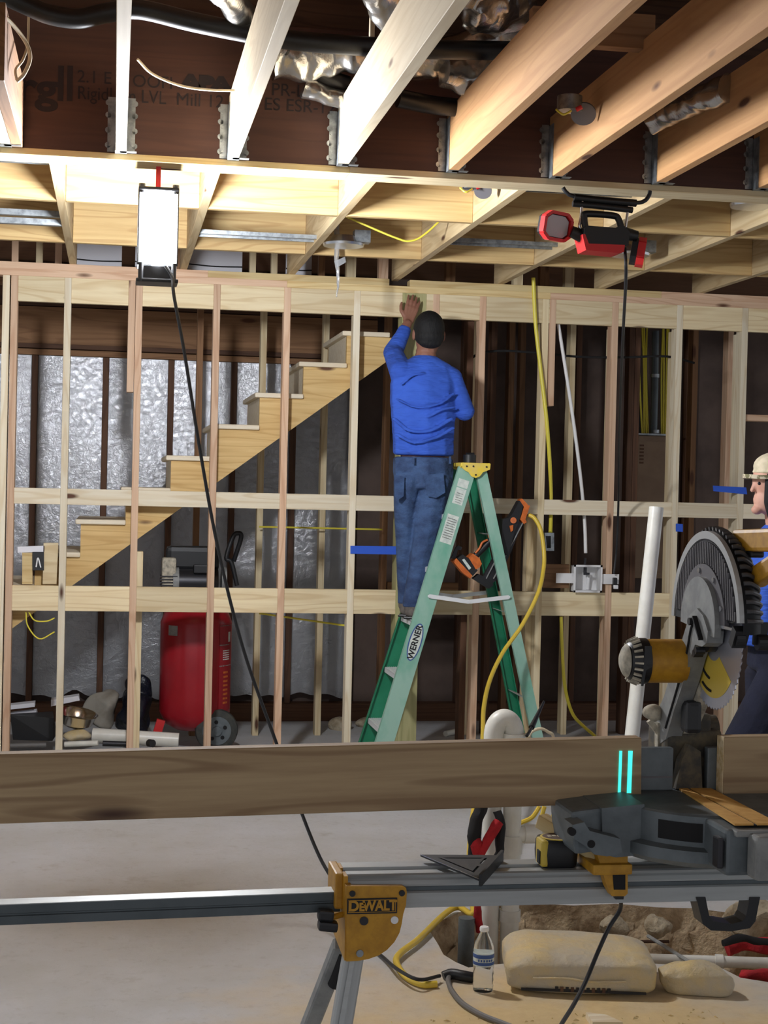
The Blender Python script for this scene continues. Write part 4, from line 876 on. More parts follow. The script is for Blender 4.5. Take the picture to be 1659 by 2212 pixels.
blob('body', body_ch, M['skin'], mp, 0.0045, 3)
hr = [[(head+V((0, -0.010, 0.014)), (0.088, 0.098, 0.102))], [(head+V((0, -0.026, -0.030)), (0.084, 0.084, 0.062))], [(head+V((0, -0.05, -0.065)), (0.066, 0.045, 0.035))]]
blob('hair', hr, M['hair'], mp, 0.007, 3)
m = MB()
for s in (-1, 1): m.ball(head+V((s*0.03, 0.093, 0.002)), 0.011, 2)
m.build('eye', M['paper'], mp, smooth=True)
def row(px0, px1, y, Y, d, h=0.03):       # torso slice between two picture columns
    a, b = J(px0, y, Y), J(px1, y, Y); return ((a+b)/2, ((b.x-a.x)/2, d, h))
torso = [row(888, 948, 774, 8.61, 0.065, 0.02), row(866, 975, 788, 8.605, 0.085, 0.025), row(848, 990, 808, 8.605, 0.10, 0.03), row(840, 994, 830, 8.60, 0.112, 0.03), row(840, 990, 870, 8.60, 0.122, 0.03), row(844, 984, 915, 8.60, 0.125, 0.03), row(847, 981, 960, 8.60, 0.128, 0.026), row(848, 981, 982, 8.60, 0.130, 0.012)]
sh_ch = [torso, [(shL+V((0.01, 0, -0.02)), 0.072), (shL, 0.066)], [(shL, 0.068), (elL, 0.058)], [(elL, 0.058), (J(868, 726, 8.84), 0.043)], [(J(868, 726, 8.84), (0.043, 0.043, 0.043)), (J(873, 715, 8.85), 0.040)],
         [(shR+V((-0.03, 0, -0.02)), 0.066), (shR+V((-0.006, 0, -0.03)), 0.064)], [(shR+V((-0.006, 0, -0.03)), 0.062), (elR, 0.057)], [(elR, 0.057), (J(985, 880, 8.74), 0.044)]]
# cloth folds pulled round the back
for pts, r in (([(858, 862, -0.118), (900, 880, -0.128), (950, 872, -0.125), (980, 850, -0.10)], 0.008), ([(852, 905, -0.118), (885, 930, -0.135), (930, 930, -0.135), (975, 905, -0.112)], 0.010), ([(858, 938, -0.125), (895, 956, -0.138), (940, 946, -0.138), (978, 925, -0.115)], 0.010), ([(925, 900, -0.128), (955, 885, -0.125), (980, 880, -0.11)], 0.009), ([(868, 830, -0.10), (890, 812, -0.105), (915, 806, -0.10)], 0.007)):
    pl_ = spline([J(x, y, 8.60+d) for x, y, d in pts], 4); sh_ch.append([(q, (r*1.6, r, r)) for q in pl_])
blob('shirt', sh_ch, M['shirt'], mp, 0.007, 4)
jn = [[row(848, 979, 990, 8.60, 0.118, 0.012), row(847, 981, 1020, 8.60, 0.125, 0.03), row(850, 979, 1050, 8.60, 0.122, 0.03)],
      [(J(880, 1040, 8.58), (0.078, 0.105, 0.06)), (J(874, 1100, 8.61), (0.062, 0.085, 0.04)), (J(876, 1165, 8.64), (0.058, 0.068, 0.04)), (J(878, 1230, 8.68), (0.058, 0.062, 0.04)), (J(880, 1290, 8.70), (0.056, 0.060, 0.03)), (J(880, 1303, 8.70), (0.056, 0.060, 0.008))],
      [(J(940, 1040, 8.58), (0.098, 0.112, 0.06)), (J(930, 1100, 8.57), (0.090, 0.090, 0.05)), (J(918, 1168, 8.57), (0.074, 0.074, 0.04)), (J(905, 1230, 8.57), (0.062, 0.066, 0.04)), (J(893, 1296, 8.56), (0.060, 0.060, 0.03)), (J(892, 1310, 8.56), (0.060, 0.060, 0.008))]]
jeans = blob('jeans', jn, M['denim'], mp, 0.007, 3)
def patch(pts, Y, m_='denim', name='back_pocket'): 
    return py_slab([(x, y) for x, y in pts], Y, 0.006).build(name, M[m_], jeans)
patch([(852, 1026), (874, 1030), (872, 1072), (860, 1080), (853, 1074)], 8.472); patch([(915, 1026), (958, 1022), (962, 1064), (942, 1076), (924, 1072)], 8.464)
for x in (893, 972): MB().frame(onY(x, 986, 8.47), onY(x, 1002, 8.466), 0.012, 0.004, up=(0, 1, 0)).build('belt_loop', M['denim'], jeans)
for (a, d) in ((anL, 8.70), (anR, 8.56)):
    blob('boot', [[(V((a.x, d, zst+0.115)), (0.044, 0.05, 0.02)), (V((a.x, d, zst+0.06)), (0.044, 0.055, 0.03))], [(V((a.x, d-0.03, zst+0.038)), (0.042, 0.05, 0.032)), (V((a.x+0.03, d+0.08, zst+0.032)), (0.044, 0.05, 0.027)), (V((a.x+0.045, d+0.13, zst+0.026)), (0.038, 0.035, 0.02))]], M['boot'], mp, 0.006, 3)
    MB().box((a.x+0.02, d+0.045, zst+0.008), (0.078, 0.23, 0.014), Euler((0, 0, -0.33)).to_matrix(), bev=0.005).build('boot_sole', M['black_rubber'], mp)

# ---- worker in a cap at the right edge, facing left
YQ = 6.15
mq = empty('person', V((2.72, YQ, 0)), 'worker in blue shirt, dark trousers and pale cap behind the saw, facing left', 'person')
hx, hz = 2.70, 1.648
hd_ = V((hx, YQ, hz)); 
qb = [[(V((hx, YQ, hz+0.02)), (0.098, 0.078, 0.105))], [(V((hx-0.03, YQ, hz-0.065)), (0.062, 0.058, 0.06))], [(V((hx-0.092, YQ, hz-0.008)), (0.012, 0.011, 0.020)), (V((hx-0.101, YQ, hz-0.024)), (0.010, 0.012, 0.010))], [(V((hx-0.084, YQ, hz-0.060)), (0.010, 0.020, 0.008))], [(V((hx-0.083, YQ, hz-0.073)), (0.010, 0.018, 0.008))], [(V((hx-0.078, YQ, hz-0.105)), (0.024, 0.026, 0.02))],
      [(V((hx+0.02, YQ-0.076, hz-0.02)), (0.02, 0.01, 0.03))],
      [(V((hx+0.01, YQ, hz-0.10)), (0.056, 0.056, 0.04)), (V((hx+0.03, YQ, hz-0.19)), (0.062, 0.066, 0.04))],
      [(V((hx+0.03, YQ, 1.42)), (0.09, 0.15, 0.05)), (V((hx+0.03, YQ, 0.95)), (0.09, 0.13, 0.05))],
      [(V((hx+0.03, YQ-0.17, 1.40)), 0.05), (V((hx+0.11, YQ-0.21, 1.13)), 0.04)], [(V((hx+0.11, YQ-0.21, 1.13)), 0.04), (V((hx+0.20, YQ-0.22, 0.90)), 0.028)],
      [(V((hx+0.03, YQ+0.17, 1.40)), 0.05), (V((hx+0.11, YQ+0.21, 1.13)), 0.04)], [(V((hx+0.11, YQ+0.21, 1.13)), 0.04), (V((hx+0.20, YQ+0.22, 0.90)), 0.028)],
      [(V((hx+0.02, YQ-0.08, 0.88)), 0.06), (V((hx-0.20, YQ-0.10, 0.50)), 0.055)], [(V((hx-0.20, YQ-0.10, 0.50)), 0.055), (V((hx-0.22, YQ-0.11, 0.09)), 0.04)],
      [(V((hx+0.03, YQ+0.08, 0.88)), 0.06), (V((hx+0.04, YQ+0.10, 0.50)), 0.055)], [(V((hx+0.04, YQ+0.10, 0.50)), 0.055), (V((hx+0.09, YQ+0.11, 0.09)), 0.04)]]
qb += hand((hx+0.205, YQ-0.22, 0.88), (-0.1, 0, -1), (0, 1, 0), 0.95, 0.3, 0.05, 1) + hand((hx+0.205, YQ+0.22, 0.88), (-0.1, 0, -1), (0, -1, 0), 0.95, 0.3, 0.05, -1)
blob('body', qb, M['skin_light'], mq, 0.005, 3)
blob('hair', [[(V((hx+0.035, YQ, hz+0.02)), (0.082, 0.088, 0.095))], [(V((hx-0.030, YQ-0.066, hz+0.01)), (0.048, 0.026, 0.055)), (V((hx-0.022, YQ-0.064, hz-0.07)), (0.055, 0.034, 0.06)), (V((hx+0.0, YQ-0.06, hz-0.12)), (0.06, 0.04, 0.05)), (V((hx+0.05, YQ-0.05, hz-0.12)), (0.05, 0.04, 0.05))], [(V((hx+0.07, YQ, hz-0.08)), (0.06, 0.08, 0.09))]], M['hair'], mq, 0.007, 2)
m = MB()
for s in (-1, 1): m.ball(V((hx-0.084, YQ+s*0.032, hz+0.004)), 0.008, 2)
m.build('eye', M['ink'], mq, smooth=True)
cap = blob('cap', [[(V((hx+0.012, YQ, hz+0.075)), (0.106, 0.094, 0.064))], [(V((hx+0.01, YQ, hz+0.052)), (0.108, 0.096, 0.016))]], M['cap'], mq, 0.006, 3)
m = MB(); n = 12; up_, dn_ = [], []
for i in range(n+1):
    a = math.pi*(0.5+i/n); r = 1.0
    x = hx-0.05+math.cos(a)*0.088; y = YQ+math.sin(a)*0.088; z = hz+0.052-0.012*abs(math.sin(a))**2-(hx-0.05-x)*0.12
    up_.append((x, y, z))
m.slab(up_, (0, 0, -0.016)); bmesh.ops.subdivide_edges(m.b, edges=m.b.edges[:], cuts=1)
m.build('cap_brim', M['camo'], cap, smooth=True)
blob('shirt', [[(V((hx+0.03, YQ, 1.475)), (0.07, 0.085, 0.02)), (V((hx+0.03, YQ, 1.43)), (0.10, 0.17, 0.04)), (V((hx+0.0, YQ, 1.25)), (0.145, 0.175, 0.05)), (V((hx+0.0, YQ, 1.02)), (0.152, 0.165, 0.04)), (V((hx+0.0, YQ, 0.99)), (0.155, 0.168, 0.012))],
               [(V((hx+0.03, YQ-0.17, 1.40)), 0.066), (V((hx+0.04, YQ-0.205, 1.20)), 0.062)], [(V((hx+0.03, YQ+0.17, 1.40)), 0.066), (V((hx+0.04, YQ+0.205, 1.20)), 0.062)]], M['shirt'], mq, 0.008, 3)
blob('trousers', [[(V((hx+0.03, YQ, 1.0)), (0.115, 0.158, 0.012)), (V((hx+0.03, YQ, 0.90)), (0.122, 0.165, 0.04))],
                  [(V((hx+0.02, YQ-0.08, 0.86)), (0.115, 0.10, 0.06)), (V((hx-0.19, YQ-0.10, 0.50)), (0.105, 0.09, 0.04)), (V((hx-0.22, YQ-0.11, 0.06)), (0.085, 0.08, 0.012))],
                  [(V((hx+0.04, YQ+0.08, 0.86)), (0.115, 0.10, 0.06)), (V((hx+0.05, YQ+0.10, 0.50)), (0.10, 0.09, 0.04)), (V((hx+0.09, YQ+0.11, 0.06)), (0.085, 0.08, 0.012))]], M['navy'], mq, 0.008, 3)
for x, y in ((hx-0.23, YQ-0.11), (hx+0.08, YQ+0.11)):
    blob('shoe', [[(V((x+0.03, y, 0.05)), (0.05, 0.045, 0.045)), (V((x-0.10, y, 0.035)), (0.05, 0.045, 0.035)), (V((x-0.15, y, 0.028)), (0.035, 0.04, 0.026))]], M['black_matte'], mq, 0.007, 2)

# ================================================================== FOREGROUND: SAW STAND
sd = empty('saw_stand', (0.6, 3.22, 0), 'aluminium saw stand beam with yellow leg bracket under the saw', 'saw stand')
def extr(prof, x0, x1, m_, name, par):
    m = MB(); m.slab([(x0, y, z) for y, z in prof], (x1-x0, 0, 0)); return m.build(name, m_, par)
f0, b0, t0_, q0 = 3.168, 3.276, 0.806, 0.736
prof = [(f0, q0), (f0, q0+0.030), (f0+0.004, q0+0.033), (f0+0.008, q0+0.034), (f0+0.008, q0+0.042), (f0+0.001, q0+0.044), (f0, q0+0.048), (f0+0.003, q0+0.056), (f0+0.006, q0+0.060), (f0+0.002, t0_-0.003), (f0+0.006, t0_),
        (f0+0.034, t0_), (f0+0.036, t0_-0.008), (f0+0.062, t0_-0.008), (f0+0.064, t0_), (b0, t0_), (b0, q0)]
extr(prof, 0.487, 1.95, M['alu'], 'beam', sd)
extr([(f0+0.038, t0_-0.0078), (f0+0.060, t0_-0.0078), (f0+0.060, t0_-0.006), (f0+0.038, t0_-0.006)], 0.487, 1.95, M['alu_dark'], 'track_groove', sd)
extr([(f0+0.006, q0+0.034), (f0+0.0085, q0+0.034), (f0+0.0085, q0+0.042), (f0+0.006, q0+0.042)], 0.487, 1.95, M['alu_dark'], 'face_groove', sd)
extr([(f0-0.002, q0+0.002), (f0-0.002, t0_-0.002), (f0+0.034, t0_-0.001), (f0+0.036, q0+0.002)], 0.480, 0.488, M['dw_yellow'], 'end_cap', sd)
extr([(f0+0.062, q0+0.002), (f0+0.064, t0_-0.001), (b0, t0_-0.001), (b0, q0+0.002)], 0.480, 0.488, M['dw_yellow'], 'end_cap', sd)
# sliding extension tube to the left, drooping a little
xa, xb = -1.0, 0.478
for nm, pr, mm in (('extension_tube', [(3.198, 0.0), (3.198, 0.017), (3.2005, 0.0185), (3.2005, 0.0215), (3.198, 0.023), (3.198, 0.040), (3.238, 0.040), (3.238, 0.0)], 'alu_dark'), ('extension_top', [(3.197, 0.0402), (3.239, 0.0402), (3.239, 0.042), (3.197, 0.042)], 'alu')):
    m = MB(); A = [(xa, y, 0.715+z-0.018) for y, z in pr]; m.slab(A, (xb-xa, 0, 0.0))
    for v in m.b.verts:
        if v.co.x > 0: v.co.z += 0.026
    m.build(nm, M[mm], sd)
# leg bracket with name plate
YBk = 3.142
out = [(748, 1914), (870, 1914), (877, 1918), (879, 1928), (877, 1955), (871, 1975), (868, 1995), (863, 2015), (852, 2035), (836, 2052), (818, 2064), (795, 2072), (772, 2076), (748, 2077)]
bk = py_slab(out, YBk, 0.012).build('leg_bracket', M['dw_yellow'], sd)
A = [onY(748, 1914, YBk), onY(748, 2077, YBk)]
zt, zb, xk = A[0].z, A[1].z, A[0].x
m = MB(); m.slab([(xk, YBk+0.003, zt), (xk, YBk+0.17, zt), (xk, YBk+0.17, zb+0.012), (xk, YBk+0.003, zb+0.001)], (0.012, 0, 0)); m.build('bracket_side', M['dw_yellow'], bk)
MB().box((xk-0.008, YBk+0.095, (zt+q0)/2+0.006), (0.018, 0.11, zt-q0+0.02), bev=0.004).build('clamp_block', M['dw_yellow'], bk)
MB().box((xk+0.052, 3.225, q0-0.035), (0.08, 0.11, 0.065)).build('leg_socket', M['dw_yellow'], bk)
pa, pb = onY(750, 1941, YBk), onY(857, 1972, YBk)
cpl = V(((pa.x+pb.x)/2, YBk, (pa.z+pb.z)/2)); wpl, hpl = pb.x-pa.x, pa.z-pb.z
pn = MB().box(cpl+V((0, -0.001, 0)), (wpl, 0.003, hpl)).build('name_plate', M['ink'], bk)
for s in (-1, 1):
    MB().box(cpl+V((0, -0.0027, s*(hpl/2-0.0035))), (wpl-0.004, 0.001, 0.0012)).build('plate_line', M['dw_yellow'], pn); MB().box(cpl+V((s*(wpl/2-0.0035), -0.0027, 0)), (0.0012, 0.001, hpl-0.006)).build('plate_line', M['dw_yellow'], pn)
text('lettering', 'D', 0.029, cpl+V((-0.038, -0.003, 0.0)), (1, 0, 0), (0, 0, 1), M['dw_yellow'], pn, 0.0006, 0.0011)
text('lettering', 'E', 0.0225, cpl+V((-0.0215, -0.003, -0.0022)), (1, 0, 0), (0, 0, 1), M['dw_yellow'], pn, 0.0006, 0.0010)
text('lettering', 'WALT', 0.029, cpl+V((0.0155, -0.003, 0.0)), (1, 0, 0), (0, 0, 1), M['dw_yellow'], pn, 0.0006, 0.0011, sx=0.86)
for x, y, r, mm in ((761, 1930, 0.0062, 'black'), (868, 1929, 0.0062, 'black'), (786, 1989, 0.0088, 'dark_metal'), (852, 1987, 0.0078, 'white'), (777, 2059, 0.0075, 'galv')):
    p = onY(x, y, YBk); MB().cyl(p+V((0, -0.003, 0)), p+V((0, 0.004, 0)), r, seg=20).build('bolt', M[mm], bk, smooth=True)
kb = onY(705, 1987, 3.17)
m = MB().box(kb+V((-0.002, 0, 0.010)), (0.032, 0.03, 0.022), Euler((0, 0.12, 0)).to_matrix(), bev=0.005).box(kb+V((0.002, -0.006, -0.010)), (0.040, 0.034, 0.020), Euler((0, 0.12, 0)).to_matrix(), bev=0.006)
kn = m.build('clamp_knob', M['black'], sd)
MB().cyl(kb+V((0.012, 0.002, 0.004)), V((xk, kb.y+0.01, kb.z+0.008)), 0.006, seg=12).build('clamp_bolt', M['dw_yellow'], kn)
def leg(x0, y0, z0_, px, py, Yb, w, h, m_, name='leg', up=(0, 1, 0)):
    p1 = onY(px, py, Yb); p0 = V((x0, y0, z0_)); d = p1-p0; p2 = p0+d*(p0.z/(p0.z-p1.z)) if p0.z != p1.z else p1
    return lumber(name, p0, p2+V((0, 0, 0.012)), w, h, M[m_], sd, up=up, bev=0.004), p0, p2
l1, a1, b1 = leg(onY(765, 2050, 3.19).x, 3.19, onY(765, 2050, 3.19).z, 738, 2212, 3.15, 0.042, 0.030, 'alu')
MB().frame(a1+(b1-a1)*0.02+V((-0.004, -0.018, 0)), b1+V((-0.004, -0.018, 0.03)), 0.010, 0.006, up=(0, 1, 0)).build('leg_rib', M['alu'], sd)
p = onY(738, 2040, 3.29); l2, a2, b2 = leg(p.x, 3.29, p.z, 672, 2212, 3.42, 0.036, 0.036, 'gray_dusty')
tq = (b2-a2)
MB().tube([a2+tq*0.03+V((0.012, -0.018, 0)), a2+tq*0.12+V((0.013, -0.02, 0)), a2+tq*0.155+V((0.012, -0.02, 0))], 0.015, 14, 5).build('foam_grip', M['black_matte'], sd, smooth=True)
for q in (b1, b2): MB().cyl(V((q.x, q.y, 0.0)), V((q.x, q.y, 0.03)), 0.03, 0.024, 18).build('foot', M['black'], sd, smooth=True)
MB().box((1.86, 3.22, 0.69), (0.14, 0.14, 0.13), bev=0.01).build('leg_bracket', M['dw_yellow'], sd)
lumber('leg', (1.86, 3.19, 0.66), (1.93, 2.86, 0.012), 0.04, 0.03, M['alu'], sd); lumber('leg', (1.88, 3.27, 0.66), (1.96, 3.62, 0.012), 0.036, 0.036, M['gray_dusty'], sd)
# carry handle below the beam
m = py_slab([(1504, 1938), (1524, 1938), (1532, 1978), (1541, 1990), (1580, 1996), (1604, 1990), (1612, 1978), (1620, 1938), (1642, 1938), (1632, 1990), (1620, 2005), (1580, 2012), (1536, 2010), (1518, 1996)], 3.165, 0.05)
m.build('carry_handle', M['black'], sd)
# yellow saw clamp bracket hanging over the front
ym = 3.135
mb = py_slab([(1290, 1846), (1356, 1850), (1356, 1930), (1350, 1936), (1322, 1936), (1312, 1918)], ym, 0.03).build('saw_mount', M['dw_yellow'], sd)
py_slab([(1322, 1866), (1351, 1866), (1351, 1922), (1326, 1922)], ym-0.001, 0.002).build('mount_recess', M['black_matte'], mb)
py_slab([(1328, 1934), (1348, 1934), (1347, 1943), (1330, 1943)], ym+0.006, 0.014).build('mount_lever', M['black'], mb)
c = onY(1300, 1850, ym); MB().box((c.x+0.02, 3.20, 0.818), (0.085, 0.16, 0.022), bev=0.004).build('mount_plate', M['dw_yellow'], sd)
MB().box((c.x+0.42, 3.20, 0.818), (0.085, 0.16, 0.022), bev=0.004).build('mount_plate', M['dw_yellow'], sd)
p = onY(1205, 1800, 3.2); lumber('wood_wedge', (p.x-0.01, 3.30, 0.885), (c.x+0.01, 3.18, 0.835), 0.03, 0.03, M['pine_yellow'], sd)

# ================================================================== MITRE SAW
XB = 1.25
ms = empty('mitre_saw', (XB, 3.2, 0.83), 'grey and yellow mitre saw with raised dusty blade on the stand', 'saw')
TT = 0.955
m = MB(); m.slab([onY(x, y, 3.09) for x, y in ((1300, 1746), (1392, 1737), (1396, 1832), (1378, 1848), (1330, 1852), (1302, 1846))], (0, 0.20, 0)); m.build('base', M['gray_cast'], ms)
m = MB(); m.slab([onY(x, y, 3.05) for x, y in ((1237, 1782), (1262, 1776), (1274, 1795), (1304, 1803), (1340, 1812), (1344, 1842), (1312, 1850), (1284, 1846), (1274, 1834), (1240, 1812))], (0, 0.06, 0)); bs = m.build('base_foot', M['gray_cast'], ms)
MB().box((0.985, 3.185, 0.905), (0.085, 0.17, 0.09), Euler((0, -0.12, 0)).to_matrix(), bev=0.008).build('base_wing', M['gray_cast'], ms)
for x, y in ((1236, 1797), (1277, 1823)): p = onY(x, y, 3.05); MB().cyl(p+V((0, -0.002, 0)), p+V((0, 0.01, 0)), 0.008, seg=14).build('base_hole', M['black_matte'], ms)
MB().box((1.54, 3.19, 0.895), (0.20, 0.2, 0.10), bev=0.008).build('base_wing', M['gray_cast'], ms)
MB().box((1.12, 3.19, TT-0.008), (0.20, 0.14, 0.016), bev=0.003).build('table', M['gray_cast'], ms); MB().box((1.47, 3.19, TT-0.008), (0.20, 0.14, 0.016), bev=0.003).build('table', M['gray_cast'], ms)
m = MB().lathe([(0.19, 0.85), (0.205, 0.862), (0.205, 0.885), (0.185, 0.89), (0.185, TT-0.004), (0.18, TT)], (XB, 3.17, 0), Z, 56); tb = m.build('turntable', M['gray_cast'], ms, smooth=True, ang=30)
for a0, a1, z0, z1 in ((-2.45, -1.95, 0.900, 0.938), (-1.75, -1.55, 0.893, 0.90)):
    m = MB(); n = 8
    for k in range(n):
        t0a, t1a = a0+(a1-a0)*k/n, a0+(a1-a0)*(k+1)/n; R_ = 0.1865
        q = [V((XB+math.cos(t)*R_, 3.17+math.sin(t)*R_, z)) for t, z in ((t0a, z0), (t1a, z0), (t1a, z1), (t0a, z1))]; m.b.faces.new([m.b.verts.new(v) for v in q])
    m.build('table_slot', M['black_matte'], tb)
MB().box((XB, 2.955, 0.905), (0.13, 0.14, 0.09), bev=0.008).build('mitre_arm', M['gray_cast'], ms)
MB().box((XB+0.005, 2.885, TT-0.010), (0.11, 0.03, 0.012), bev=0.003).build('arm_lip', M['gray_dusty'], ms)
hk = MB().box((XB+0.025, 2.855, 0.905), (0.10, 0.05, 0.085), bev=0.008).build('mitre_handle', M['gray_dusty'], ms)
MB().cyl((XB+0.05, 2.835, 0.90), (XB+0.05, 2.78, 0.90), 0.028, 0.024, 20).build('knob', M['black'], hk, smooth=True)
MB().box((XB-0.075, 2.90, 0.905), (0.012, 0.03, 0.06), bev=0.003).build('detent_lever', M['dark_metal'], ms)
for s, x0, x1 in ((-1, 1.208, 1.247), (1, 1.254, 1.300)):
    m = MB(); m.slab([(x0 if s > 0 else x0+0.02, 3.26, TT+0.0005), (x1, 3.26, TT+0.0005), (x1, 2.90, TT+0.0005), (x0 if s < 0 else x0, 2.90, TT+0.0005)], (0, 0, 0.004)); m.build('kerf_plate', M['kerf'], ms)
MB().box((XB+0.0005, 3.08, TT+0.0008), (0.0065, 0.36, 0.002)).build('kerf_slot', M['black_matte'], ms)
for x0, x1 in ((1.00, 1.212), (1.29, 1.62)): MB().box(((x0+x1)/2, 3.268, (TT+1.048)/2), (x1-x0, 0.022, 1.048-TT), bev=0.003).build('fence', M['gray_cast'], ms)
MB().box((1.11, 3.266, 0.985), (0.20, 0.02, 0.004)).build('fence_rib', M['gray_guard'], ms)
m = MB(); m.slab([(1.222, 3.262, 0.957), (1.282, 3.262, 0.957), (1.275, 3.26, 1.04), (1.25, 3.26, 1.055), (1.232, 3.26, 1.02)], (0, 0.03, 0)); m.jitter(0.006, 40)
m.build('dust_chute', M['dark_dusty'], ms)
m = MB().box((1.275, 3.36, 1.02), (0.13, 0.13, 0.12), bev=0.012); m.cyl((1.225, 3.36, 1.07), (1.345, 3.36, 1.07), 0.035, seg=24); m.box((1.29, 3.34, 1.09), (0.05, 0.08, 0.05), bev=0.008); m.build('pivot_housing', M['dark_dusty'], ms)
MB().box((1.25, 3.38, 0.92), (0.16, 0.10, 0.14), bev=0.012).build('pivot_base', M['gray_cast'], ms)
kq = onY(1412, 1538, 3.345)
lk = MB().frame(onY(1428, 1625, 3.35), onY(1427, 1560, 3.35), 0.02, 0.022).frame(onY(1424, 1585, 3.35), onY(1402, 1556, 3.35), 0.012, 0.012); pk = lk.build('bevel_lever', M['dust_white'], ms)
m = MB().ball(kq, (0.021, 0.018, 0.019), 3); m.jitter(0.006, 30); m.build('bevel_knob', M['dust_white'], ms, smooth=True)
# arm
AX = 1.221
arm = [(3.36, 1.075), (3.335, 1.045), (3.30, 1.06), (3.255, 1.13), (3.20, 1.20), (3.165, 1.255), (3.14, 1.285), (3.10, 1.285), (3.075, 1.295), (3.07, 1.32), (3.10, 1.35), (3.135, 1.362), (3.175, 1.345), (3.215, 1.29), (3.265, 1.23), (3.32, 1.15), (3.365, 1.11)]
m = MB(); m.slab([(AX-0.012, y, z) for y, z in arm], (0.035, 0, 0)); am = m.build('arm', M['gray_dusty'], ms)
m = MB().tube([(AX-0.013, 3.30, 1.085), (AX-0.013, 3.235, 1.18), (AX-0.013, 3.185, 1.26), (AX-0.013, 3.165, 1.31), (AX-0.013, 3.155, 1.325)], 0.003, 6, 5); m.build('arm_seam', M['black_matte'], am)
m = MB().frame((AX-0.014, 3.135, 1.345), (AX-0.014, 3.095, 1.30), 0.004, 0.016, up=(1, 0, 0)); m.build('arm_slot', M['black_matte'], am)
for y, z in ((3.16, 1.332), (3.118, 1.275), (3.128, 1.268)): MB().cyl((AX-0.02, y, z), (AX, y, z), 0.008, seg=14).build('arm_bolt', M['black'], am)
MB().frame((AX+0.04, 3.30, 1.08), (AX+0.04, 3.20, 1.19), 0.02, 0.03, up=(1, 0, 0)).build('arm_link', M['dust_white'], ms)
MB().box((AX+0.02, 3.235, 1.12), (0.035, 0.045, 0.07), bev=0.01).build('lower_link', M['black'], ms)
# motor, lying across behind the arm
my, mz = 3.225, 1.241
xl = onY(1345, 1437, my).x
MB().lathe([(0.040, 0.0), (0.046, 0.006), (0.047, 0.03), (0.047, AX-xl-0.04)], (xl+0.034, my, mz), (1, 0, 0), 36).build('motor', M['dw_yellow'], ms, smooth=True)
MB().lathe([(0.020, 0.0), (0.038, 0.010), (0.0475, 0.026), (0.049, 0.036), (0.049, 0.048)], (xl+0.002, my, mz), (1, 0, 0), 36).build('motor_cap', M['black'], ms, smooth=True)
MB().lathe([(0.001, -0.003), (0.02, -0.003), (0.031, 0.003), (0.036, 0.008), (0.03, 0.010)], (xl, my, mz), (1, 0, 0), 30).build('motor_cap_face', M['dust_white'], ms, smooth=True)
for k in range(22):
    a = k*2*math.pi/22; d = V((0, math.cos(a), math.sin(a)))
    MB().frame(V((xl+0.013, my, mz))+d*0.043, V((xl+0.030, my, mz))+d*0.0505, 0.004, 0.005, up=d).build('vent_fin', M['dust_white'], ms)
m = MB(); m.slab([onY(x, y, my-0.0485) for x, y in ((1394, 1396), (1408, 1396), (1409, 1440), (1396, 1448), (1390, 1482), (1386, 1482))], (0, 0.004, 0)); m.build('motor_badge', M['black'], ms)
# blade
BC = V((XB, 3.135, 1.302)); BR = 0.1525
m = MB(); nt_ = 60; vs_ = []
for k in range(nt_*3):
    a = k*2*math.pi/(nt_*3); r = BR-(0.005 if k % 3 == 0 else 0.0 if k % 3 == 1 else 0.002); vs_.append((BC.x-0.0012, BC.y+math.cos(a)*r, BC.z+math.sin(a)*r))
m.slab(vs_, (0.0024, 0, 0)); bl_ = m.build('blade', M['blade'], ms)
m = MB(); vs_ = [(BC.x-0.0018, BC.y+math.cos(a)*r, BC.z+math.sin(a)*r) for a, r in [(-2.45+i*0.09, 0.128) for i in range(34)]+[(0.5-i*0.12, 0.05) for i in range(24)]]
m.slab(vs_, (0.0005, 0, 0)); m.build('blade_print', M['blade_yellow'], bl_)
MB().cyl((XB-0.02, BC.y, BC.z), (XB, BC.y, BC.z), 0.032, seg=24).build('arbor_flange', M['dark_metal'], ms, smooth=True)
for a, r, w in ((-1.15, 0.09, 0.5), (-1.3, 0.115, 0.45)):
    m = MB().tube([(XB-0.002, BC.y+math.cos(t)*r, BC.z+math.sin(t)*r) for t in [a+w*(i/6-0.5) for i in range(7)]], 0.003, 6, 2); m.build('blade_print', M['black_matte'], bl_)
# upper guard: side plate left, ribbed rim right
GC = V((0, 3.146, 1.330)); RG = 0.194
def arc(r, a0, a1, n): return [(GC.y-math.cos(t)*r, GC.z+math.sin(t)*r) for t in [a0+(a1-a0)*i/n for i in range(n+1)]]
A0, A1 = math.radians(5), math.radians(180)
m = MB(); m.slab([(1.235, y, z) for y, z in arc(RG-0.004, A0, A1, 40)+list(reversed(arc(0.06, A0, A1, 20)))], (0.008, 0, 0)); gd = m.build('upper_guard', M['gray_guard'], ms)
def band(r0, r1, x0, x1, a0, a1, n, mm, name, par):
    m = MB(); o = arc(r0, a0, a1, n); i_ = arc(r1, a0, a1, n); m.slab([(x0, y, z) for y, z in o+list(reversed(i_))], (x1-x0, 0, 0)); return m.build(name, M[mm], par)
band(RG, RG-0.016, 1.229, 1.239, A0, A1, 40, 'pvc_gray', 'guard_edge', ms)
rim = MB(); n = 46
prof_ = [(1.237, RG-0.002), (1.243, RG+0.002), (1.255, RG+0.003), (1.266, RG-0.004), (1.282, RG-0.020), (1.290, RG-0.045), (1.290, RG-0.07)]
rows = []
for i in range(n+1):
    t = A0-0.12+(A1-A0+0.12)*i/n; rows.append([rim.b.verts.new((x, GC.y-math.cos(t)*r, GC.z+math.sin(t)*r)) for x, r in prof_])
for a, b in zip(rows, rows[1:]):
    for k in range(len(prof_)-1): rim.b.faces.new((a[k], a[k+1], b[k+1], b[k]))
bmesh.ops.solidify(rim.b, geom=rim.b.faces[:], thickness=0.004)
